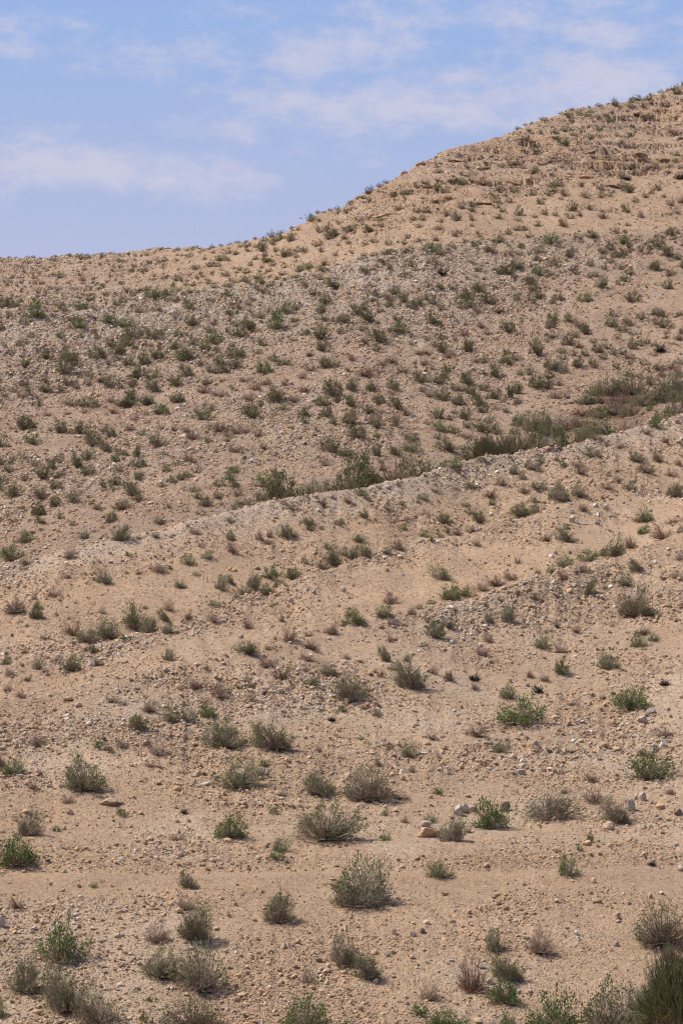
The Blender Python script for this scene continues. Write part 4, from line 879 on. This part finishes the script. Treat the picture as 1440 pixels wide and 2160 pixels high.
NAME = dict(O='desert_shrub', M='desert_shrub', L='leafy_shrub', D='dry_shrub', T='green_tuft', K='dead_scrub', B='broom_bush')
CAT = dict(O='shrub', M='shrub', L='leafy shrub', D='dry shrub', T='plant', K='dead shrub', B='broom')
LOOK = dict(O='olive-green shrub', M='grey-green twiggy shrub', L='bright leafy shrub', D='bare brown shrub', T='tiny green tuft', K='blackish dead scrub clump', B='dark broom bush')
ZP = dict(fg='on sand below the track', near='between track and near ridge', bench='behind the near ridge', bright='on the bright stony ridge', wash='in the brushy wash',
          midlow='low on the middle slope', midmid='halfway up the middle slope', midtop='high on the middle slope', sky='along the skyline', left='on the far left hillside',
          hilltop='high on the upper hill', hilllow='low on the upper hill')
GP = dict(fg='on the sand below the track', near='on the near stony slope', bench='on the bench behind the near ridge', bright='on the bright stony ridge', wash='in the wash',
          midlow='on the middle slope', midmid='on the middle slope', midtop='on the middle slope', sky='on the skyline', left='on the far left hillside', hilltop='on the upper hill', hilllow='on the upper hill')
HAND = {
 (758,1923): 'largest rounded twiggy shrub with green tips, standing beside the dirt track',
 (688,1783): 'wide dome-shaped grey-green shrub just above the track, left of centre',
 (178,1675): 'big rounded dark green shrub above a low tan ledge at the left',
 (1087,1537): 'wide spreading bright green shrub with several upright shoots, right of centre',
 (1370,1650): 'wide two-part bright green shrub near the right edge above the whitish rocks',
 (1155,1738): 'wide green shrub on rubble between the boulder row and tall grey rock',
 (582,1587): 'dense grey rounded thicket of twigs, right one of two shrubs at centre left',
 (475,1585): 'loose grey-green shrub, left one of two shrubs standing at centre left',
 (503,1668): 'green and grey shrub with a dark split rock at its right side',
 (485,1772): 'compact bright green dome of a shrub above the track, left of centre',
 (588,1798): 'small round bright green shrub at the lower left foot of the dome-shaped one',
 (773,1697): 'open shrub with bare grey lower branches and green tips above the dome-shaped one',
 (125,2038): 'full green shrub at lower left with long upright shoots, below the track',
 (35,1832): 'bright green shrub by the left edge at the upper side of the track',
 (1393,2000): 'sprawling half-bare shrub with one green shoot near the right edge, lower right',
 (735,2043): 'upper left half of the two-part shrub near the bottom centre',
 (778,2068): 'lower right half of the two-part shrub near the bottom centre',
 (425,2098): 'tall green shrub with a long dark shadow at its right foot, lower left',
 (405,1985): 'feathery green shrub under a small brown dry shrub, left of centre below track',
 (585,1951): 'dark compact green shrub left of and below the largest rounded shrub',
 (927,1855): 'low bright green shrub sitting on the dirt track right of centre',
 (1201,1850): 'small grey-green shrub standing on the dirt track at the right',
 (1425,2200): 'tall dark broom bush with fine upright stems in the bottom right corner',
 (1367,2172): 'bleached bare twigs in front of the tall dark broom, bottom right corner',
 (1290,2200): 'large grey-green twiggy shrub left of the tall dark broom at the bottom edge',
 (1167,2192): 'large bright leafy shrub cut by the bottom edge, right of centre',
 (145,2138): 'upper one of two overlapping green shrubs in the bottom left corner',
 (205,2168): 'lower one of two overlapping green shrubs in the bottom left corner',
 (410,2188): 'wide green shrub cut off by the bottom edge, left of centre',
 (643,2180): 'leafy shrub cut off by the bottom edge at the centre',
 (1307,1740): 'pale green shrub in front of the tall grey rock at the right',
 (1035,1752): 'leafy shrub at the right end of the boulder row, with a dark shadow',
 (950,1780): 'leafy upright shrub just right of the orange-faced ledge',
 (863,1600): 'low flat bright green shrub alone on open gravel right of centre',
 (1048,1592): 'low bright green shrub beside a long grey stone',
 (997,2098): 'bare dry shrub with reddish grey branches, lower right beside a pale stone',
}
ORD = ['leftmost', 'second from left', 'third from left', 'fourth from left', 'fifth from left', 'sixth from left', 'seventh from left', 'eighth from left', 'ninth from left', 'tenth from left', 'eleventh from left', 'twelfth from left']
def third(u): return 'left third' if u < 480 else ('middle third' if u < 960 else 'right third')
def label_all():
    todo = []
    for e in ENT:
        if e.get('rest'): continue
        hk = (int(round(e['u'])), int(round(e['v'])))
        if hk in HAND: e['label'] = HAND[hk]; continue
        if e['k'] in 'TK': e['sz'] = ''
        else: e['sz'] = ('large ', 'medium ', 'small ')[0 if e['w'] >= (70 if e['v'] > 1200 else 33) else (1 if e['w'] >= (42 if e['v'] > 1200 else 22) else 2)]
        todo.append(e)
    cells = {}
    for e in todo: cells.setdefault((e['z'], e['k'], e['sz']), []).append(e)
    for (z, k, sz), lst in cells.items():
        lst.sort(key=lambda e: e['u'])
        base = f"{sz}{LOOK[k]} {ZP[z]}"
        if len(lst) == 1: lst[0]['label'] = base; continue
        if len(lst) <= 6:
            for i, e in enumerate(lst): e['label'] = base + ', ' + ('rightmost' if i == len(lst) - 1 else ORD[i]) + ' of these'
            continue
        for th in ('left third', 'middle third', 'right third'):
            sub = [e for e in lst if third(e['u']) == th]
            if len(sub) <= 12:
                for i, e in enumerate(sub): e['label'] = f"{base}, {th}" + ((', ' + (ORD[i] if i < len(sub) - 1 or i == 0 else 'rightmost')) if len(sub) > 1 else '')
            else:
                sub.sort(key=lambda e: e['v']); h = len(sub) // 2
                for nm, half in (('upper', sub[:h]), ('lower', sub[h:])):
                    half.sort(key=lambda e: e['u'])
                    for i, e in enumerate(half): e['label'] = f"{base}, {nm} {th}, " + ('rightmost' if i == len(half) - 1 else (ORD[i] if i < 12 else f'number {i+1} from left'))
label_all()

rnd = random.Random(5)
stuff_v = []; stuff_f = []; stuff_m = []; off = 0
STM = ['twigM', 'leafO', 'leafM', 'leafL', 'twigD', 'twigR', 'twigK']
def add_stuff(kind, x, y, z, w, h, lod, var):
    global off
    tv, tf, lv, lf = get_proto(kind, var, lod)
    v = np.concatenate([tv, lv]); f = np.concatenate([tf, lf + len(tv)])
    a = rnd.random() * 6.283; c, s = math.cos(a), math.sin(a)
    P = np.stack([(v[:, 0]*c - v[:, 1]*s)*w + x, (v[:, 0]*s + v[:, 1]*c)*w + y, v[:, 2]*h + z], -1)
    tw = 'twigM' if kind != 'D' else ('twigD' if var % 2 else 'twigR')
    stuff_v.append(P); stuff_f.append(f + off); off += len(v)
    stuff_m.append(np.r_[np.full(len(tf), STM.index(tw)), np.full(len(lf), STM.index(LF[kind]) if kind not in 'DK' else 0)])
for e in ENT:
    k, u, v, w, h = e['k'], e['u'], e['v'], e['w'], e['h']
    x, y, z = hit(u, v - .10 * w)
    s = y / F
    W, H = w * s * .97, h * s * .98
    if v < 1100: fz = {'sky': (.95, .9), 'hilltop': (1.08, 1.0), 'hilllow': (1.12, 1.05), 'left': (1.08, 1.0)}.get(e['z'], (1.22, 1.12)); W *= fz[0]; H *= fz[1]
    else: H *= .92 if k in 'MD' else .96
    if e['z'] in ('wash', 'bright') and u > 430 and v > c3v(np.array([u]))[0] - 24 and v < c3v(np.array([u]))[0] + 8 and k in 'MOBLD' and e['z'] == 'wash':
        y = float(yc3(np.array([u]))[0]) + 1.3 + (e['n'] % 3) * .6; x = UIDX(u, v) * y      # rooted in the wash behind the ridge rim
        z = float(ground_z(np.array(x), np.array(y))); s = y / F
        H = max(float(v2z(y, v - h)) - z, h * s); W = max(w * s * 1.1, H * .9); k = {'L': 'O', 'M': 'O'}.get(k, k) if e['n'] % 6 else k
    var = e['n'] % 7
    if e.get('rest'):
        add_stuff(k, x, y, z - .02, W, H, .25, var % 3); continue
    near = v > 1240 and w >= 34
    lod = 1.0 if near and w >= 50 else (.65 if v > 1050 else .5)
    if k == 'B' and v > 2000: lod = 1.3
    if e['z'] == 'wash': W *= 1.15; H *= 1.12
    rot = (e['n'] * 2.399) % 6.283
    if near: LITTER.append((x, y, W))
    if near and k not in 'K':
        o = bpy.data.objects.new(NAME[k], None); COL.objects.link(o); o.empty_display_size = .2
        add_obj('branches', get_mesh(k, var, lod, 'branches'), o)
        if k != 'D': add_obj('foliage', get_mesh(k, var, lod, 'foliage'), o)
    else:
        o = add_obj(NAME[k], get_mesh(k, var, lod, 'all'))
    o.location = (x, y, z - .03 * H); o.scale = (W, W * .95, H); o.rotation_euler = (0, 0, rot)
    o['label'] = e['label']; o['category'] = CAT[k]; o['group'] = {'O': 'olive and grey-green shrubs ', 'M': 'olive and grey-green shrubs ', 'L': 'bright green leafy shrubs ', 'D': 'bare dry shrubs ', 'T': 'tiny green tufts ', 'K': 'dead scrub clumps ', 'B': 'broom bushes '}[k] + GP[e['z']]
    if k == 'B' and v < 2000: o.material_slots[1].link = 'OBJECT'; o.material_slots[1].material = MAT['leafW']
    if (int(round(u)), int(round(v))) == (1367, 2172):
        for c in o.children: c.material_slots[0].link = 'OBJECT'; c.material_slots[0].material = MAT['twigW']
# leaf litter and dead twig crumbs on the soil round the nearer shrubs
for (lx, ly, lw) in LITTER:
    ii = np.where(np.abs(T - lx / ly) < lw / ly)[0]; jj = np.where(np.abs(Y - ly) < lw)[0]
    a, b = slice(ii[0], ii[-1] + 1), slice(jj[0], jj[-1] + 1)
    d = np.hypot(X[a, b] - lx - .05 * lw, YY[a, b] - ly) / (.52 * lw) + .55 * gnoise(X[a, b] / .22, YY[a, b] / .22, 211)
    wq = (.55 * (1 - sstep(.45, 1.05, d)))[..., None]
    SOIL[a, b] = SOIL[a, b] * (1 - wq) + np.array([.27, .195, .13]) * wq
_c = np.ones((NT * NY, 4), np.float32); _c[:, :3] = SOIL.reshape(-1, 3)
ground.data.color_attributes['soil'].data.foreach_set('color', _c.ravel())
# the same scrub goes on past both sides of the view
for sgn in (-1, 1):
    for q in range(330):
        tt = sgn * rnd.uniform(.108, .155); yy = 60 * math.exp(rnd.random() ** .75 * 1.33); xx = tt * yy
        kd = rnd.choice('OOOMLD'); ww = rnd.uniform(.5, 1.25) * (1 if yy < 110 else .85)
        add_stuff(kd, xx, yy, float(ground_z(np.array(xx), np.array(yy))) - .03, ww, ww * rnd.uniform(.55, .8), .25, q % 3)
if stuff_v:
    o = add_obj('distant_scrub', tri_mesh('distant_scrub', np.concatenate(stuff_v), np.concatenate(stuff_f), [MAT[m] for m in STM], np.concatenate(stuff_m)))
    o['kind'] = 'stuff'
# low dry scrub too small and too many to count
stuff_v = []; stuff_f = []; stuff_m = []; off = 0
def low_w(a, b):
    y = YY[a, b]; f = {k: FULL[k][a, b] for k in FULL}; u = U[a, b]
    mid = ((y > f['w']) & (y < f['c4'] + 2)); crest = np.clip(1 - (f['c4'] - y) / 26., 0, 1) * mid
    n = np.clip(.35 + 1.2 * fbm(X[a, b], y, 7., 3, 133), 0, 2)
    return (0.10 + mid * .8 + crest * 1.1 + (y > f['c4'] + 2) * .7 * np.where(u > 420, .45, 1)) * n
x, y, z, i, j = scatter(3500, low_w)
for a in range(len(x)):
    w = rnd.uniform(4, 13) * y[a] / F * (1.3 if rnd.random() < .2 else 1)
    kd = 'D' if rnd.random() < .72 else 'O'
    add_stuff(kd, x[a], y[a], z[a] - .02, w, w * rnd.uniform(.45, .75), .16, a % 3 if kd == 'O' else (0 if rnd.random() < .6 else 1))
o = add_obj('low_scrub', tri_mesh('low_scrub', np.concatenate(stuff_v), np.concatenate(stuff_f), [MAT[m] for m in STM], np.concatenate(stuff_m)))
o['kind'] = 'stuff'
# ------------------------------------------------------------------ the bird over the skyline
def pix(u, v, y):
    k = (1080 - v) / F; return Vector((UIDX(u, v) * y, y, float(v2z(y, v))))
def bird():
    m, nt, out = new_mat('bird_plumage'); p = N(nt, 'ShaderNodeBsdfPrincipled'); p.inputs['Roughness'].default_value = .8
    nz = N(nt, 'ShaderNodeTexNoise'); nz.inputs['Scale'].default_value = 30
    cr = N(nt, 'ShaderNodeMix', data_type='RGBA'); cr.inputs[6].default_value = (.03, .028, .03, 1); cr.inputs[7].default_value = (.07, .06, .06, 1)
    L(nt, nz.outputs['Fac'], cr.inputs[0]); L(nt, cr.outputs[2], p.inputs['Base Color']); L(nt, p.outputs[0], out.inputs['Surface'])
    ax = [(-.105, .004), (-.06, .010), (-.04, .016), (-.01, .026), (.025, .027), (.05, .017), (.062, .018), (.078, .013), (.088, .004), (.105, .001)]
    V = []; Fc = []; n = 10
    for xx, rr in ax:
        for q in range(n):
            a = q / n * 6.283; V.append((xx, rr * math.cos(a), rr * (.9 * math.sin(a))))
    for a in range(len(ax) - 1):
        for q in range(n): Fc.append((a*n+q, a*n+(q+1) % n, (a+1)*n+(q+1) % n, (a+1)*n+q))
    root = add_obj('bird', tri_mesh('bird', np.array(V), np.array(Fc), [m], None, None, True))
    for sd in (-1, 1):
        pts = [(.045, .018, .006), (.05, .09, .028), (.02, .17, .030), (-.025, .20, .022), (-.02, .11, .022), (-.03, .02, .004)]
        top = [(a, b*sd, c + .003) for a, b, c in pts]; bot = [(a, b*sd, c - .003) for a, b, c in pts]
        v = np.array(top + bot); f = [(0, 1, 4, 5), (1, 2, 3, 4), (11, 10, 7, 6), (10, 9, 8, 7)] + [(a, (a+1) % 6, 6 + (a+1) % 6, 6 + a) for a in range(6)]
        add_obj('wing', tri_mesh('wing', v, np.array(f), [m]), root)
    v = np.array([(-.09, -.01, .002), (-.09, .01, .002), (-.155, .026, .002), (-.155, -.026, .002), (-.09, -.01, -.002), (-.09, .01, -.002), (-.155, .026, -.002), (-.155, -.026, -.002)])
    f = np.array([(0, 1, 2, 3), (7, 6, 5, 4), (0, 4, 5, 1), (1, 5, 6, 2), (2, 6, 7, 3), (3, 7, 4, 0)])
    add_obj('tail', tri_mesh('tail', v, f, [m]), root)
    root.location = pix(635, 460.5, 192.0); root.rotation_euler = (math.radians(8), math.radians(-12), math.radians(25)); root.scale = (.95,) * 3
    root['label'] = 'small dark bird gliding in the sky just above the left shoulder of the hill'; root['category'] = 'bird'
bird()
# scrap of blue litter
m, nt, out = new_mat('blue_plastic'); p = N(nt, 'ShaderNodeBsdfPrincipled'); p.inputs['Base Color'].default_value = (.10, .22, .50, 1); p.inputs['Roughness'].default_value = .4
nz = N(nt, 'ShaderNodeTexNoise'); nz.inputs['Scale'].default_value = 25; cr = N(nt, 'ShaderNodeMix', data_type='RGBA'); cr.inputs[6].default_value = (.06, .16, .45, 1); cr.inputs[7].default_value = (.35, .45, .62, 1)
L(nt, nz.outputs['Fac'], cr.inputs[0]); L(nt, cr.outputs[2], p.inputs['Base Color']); L(nt, p.outputs[0], out.inputs['Surface'])
v, f = rock_mesh(777); r_ = np.random.default_rng(4); v = v * (1 + r_.normal(0, .12, (len(v), 1)))
o = add_obj('plastic_bag', tri_mesh('plastic_bag', v, f, [m])); x, y, z = hit(407, 808); o.location = (x, y, z); o.scale = (.16, .12, .09)
o['label'] = 'crumpled scrap of blue litter among stones on the middle slope'; o['category'] = 'litter'

# ------------------------------------------------------------------ light, sky, camera
SUN = Vector((-.56, .08, .82)).normalized()
sd = bpy.data.lights.new('sun', 'SUN'); sd.energy = 4.9; sd.angle = math.radians(.53); sd.color = (1, .945, .87)
so = bpy.data.objects.new('sun', sd); COL.objects.link(so); so.rotation_euler = SUN.to_track_quat('Z', 'Y').to_euler(); so.location = (-40, 40, 120)
w = bpy.data.worlds.new('World'); scene.world = w; w.use_nodes = True
nt = w.node_tree; nt.nodes.clear()
wo = N(nt, 'ShaderNodeOutputWorld'); bg = N(nt, 'ShaderNodeBackground'); bg.inputs['Strength'].default_value = .105
sky = N(nt, 'ShaderNodeTexSky', sky_type='NISHITA'); sky.sun_disc = False
sky.sun_elevation = math.asin(SUN.z); sky.sun_rotation = math.atan2(SUN.x, SUN.y)
sky.air_density = 1.0; sky.dust_density = 1.2; sky.ozone_density = 3.0; sky.altitude = 500
tc = N(nt, 'ShaderNodeTexCoord')
def dirv(u, v):
    d = Vector(((u - 720) / F, 1, 0)); k = (1080 - v) / F
    d = Vector(((u - 720) / F, CP - k * SP, SP + k * CP)); return d.normalized()
# broken cloud banks: soft ellipses on the sky, torn up by noise
warp = N(nt, 'ShaderNodeTexNoise'); warp.inputs['Scale'].default_value = 1.0; warp.inputs['Detail'].default_value = 9; warp.inputs['Roughness'].default_value = .64
mp = N(nt, 'ShaderNodeMapping'); mp.inputs['Scale'].default_value = (58, 58, 120); mp.inputs['Location'].default_value = (3.1, 1.7, .35)
L(nt, tc.outputs['Generated'], mp.inputs['Vector']); L(nt, mp.outputs[0], warp.inputs['Vector'])
acc = None
for (u, v, ru, rv, amt) in [(130, 350, 230, 60, .95), (300, 365, 260, 46, .9), (450, 372, 150, 42, .85), (480, 262, 170, 36, .6), (740, 235, 210, 62, .9), (950, 215, 230, 70, .9), (1270, 195, 260, 85, 1.0), (690, 110, 190, 60, .75),
                         (480, 120, 110, 50, .45), (270, 115, 110, 55, .5), (1050, 20, 420, 45, .7), (1330, 70, 230, 70, .55), (15, 105, 60, 18, .6), (60, 40, 130, 30, .4), (1000, 125, 60, 25, .3), (900, 300, 260, 40, .35)]:
    c = dirv(u, v)
    sb = N(nt, 'ShaderNodeVectorMath', operation='SUBTRACT'); sb.inputs[1].default_value = (c.x, 0, c.z); L(nt, tc.outputs['Generated'], sb.inputs[0])
    ml = N(nt, 'ShaderNodeVectorMath', operation='MULTIPLY'); ml.inputs[1].default_value = (F / ru, 0, F / rv); L(nt, sb.outputs[0], ml.inputs[0])
    ln = N(nt, 'ShaderNodeVectorMath', operation='LENGTH'); L(nt, ml.outputs[0], ln.inputs[0])
    mr = N(nt, 'ShaderNodeMapRange', interpolation_type='SMOOTHSTEP'); mr.inputs['From Min'].default_value = 1.9; mr.inputs['From Max'].default_value = .1; mr.inputs['To Min'].default_value = 0; mr.inputs['To Max'].default_value = amt
    L(nt, ln.outputs['Value'], mr.inputs['Value'])
    if acc is None: acc = mr.outputs[0]
    else:
        ad = N(nt, 'ShaderNodeMath', operation='MAXIMUM'); L(nt, acc, ad.inputs[0]); L(nt, mr.outputs[0], ad.inputs[1]); acc = ad.outputs[0]
nz = N(nt, 'ShaderNodeMapRange'); nz.inputs['From Min'].default_value = .3; nz.inputs['From Max'].default_value = .7; nz.inputs['To Min'].default_value = -.52; nz.inputs['To Max'].default_value = .52
L(nt, warp.outputs['Fac'], nz.inputs['Value'])
sm = N(nt, 'ShaderNodeMath', operation='ADD'); L(nt, acc, sm.inputs[0]); L(nt, nz.outputs[0], sm.inputs[1])
cr = N(nt, 'ShaderNodeMapRange', interpolation_type='SMOOTHSTEP'); cr.inputs['From Min'].default_value = .12; cr.inputs['From Max'].default_value = 1.2; cr.inputs['To Max'].default_value = .88
L(nt, sm.outputs[0], cr.inputs['Value'])
tint = N(nt, 'ShaderNodeMix', data_type='RGBA', blend_type='MULTIPLY'); tint.inputs[0].default_value = 1.0; tint.inputs[7].default_value = (1.12, 1.0, 1.16, 1)
L(nt, sky.outputs[0], tint.inputs[6])
mx = N(nt, 'ShaderNodeMix', data_type='RGBA'); mx.inputs[7].default_value = (4.75, 4.75, 5.9, 1)
# the air pales towards the horizon
sx = N(nt, 'ShaderNodeSeparateXYZ'); L(nt, tc.outputs['Generated'], sx.inputs[0])
hz = N(nt, 'ShaderNodeMapRange', interpolation_type='SMOOTHSTEP'); hz.inputs['From Min'].default_value = math.sin(math.radians(13.8)); hz.inputs['From Max'].default_value = math.sin(math.radians(6.5)); hz.inputs['To Min'].default_value = 0; hz.inputs['To Max'].default_value = .97
L(nt, sx.outputs['Z'], hz.inputs['Value'])
hm = N(nt, 'ShaderNodeMix', data_type='RGBA'); hm.inputs[7].default_value = (3.85, 4.1, 5.6, 1); L(nt, hz.outputs[0], hm.inputs[0])
h2 = N(nt, 'ShaderNodeMapRange', interpolation_type='SMOOTHSTEP'); h2.inputs['From Min'].default_value = math.sin(math.radians(32)); h2.inputs['From Max'].default_value = math.sin(math.radians(13)); h2.inputs['To Min'].default_value = 0; h2.inputs['To Max'].default_value = .85
L(nt, sx.outputs['Z'], h2.inputs['Value'])
hb = N(nt, 'ShaderNodeMix', data_type='RGBA'); hb.inputs[7].default_value = (2.4, 3.6, 6.2, 1); L(nt, h2.outputs[0], hb.inputs[0]); L(nt, tint.outputs[2], hb.inputs[6]); L(nt, hb.outputs[2], hm.inputs[6])
L(nt, cr.outputs[0], mx.inputs[0]); L(nt, hm.outputs[2], mx.inputs[6]); L(nt, mx.outputs[2], bg.inputs['Color'])
L(nt, bg.outputs[0], wo.inputs['Surface'])

cd = bpy.data.cameras.new('camera'); cam = bpy.data.objects.new('camera', cd); COL.objects.link(cam)
cam.location = (0, 0, CAMZ); cam.rotation_euler = (math.radians(90) + PITCH, 0, 0)
cd.sensor_fit = 'VERTICAL'; cd.sensor_height = 36.0; cd.lens = 36.0 * F / 2160.0
cd.clip_start = .1; cd.clip_end = 10000
scene.camera = cam
scene.view_settings.view_transform = 'Standard'; scene.view_settings.look = 'None'; scene.view_settings.exposure = .28; scene.view_settings.gamma = 1
scene.cycles.filter_width = 1.15; scene.cycles.max_bounces = 5; scene.cycles.diffuse_bounces = 3
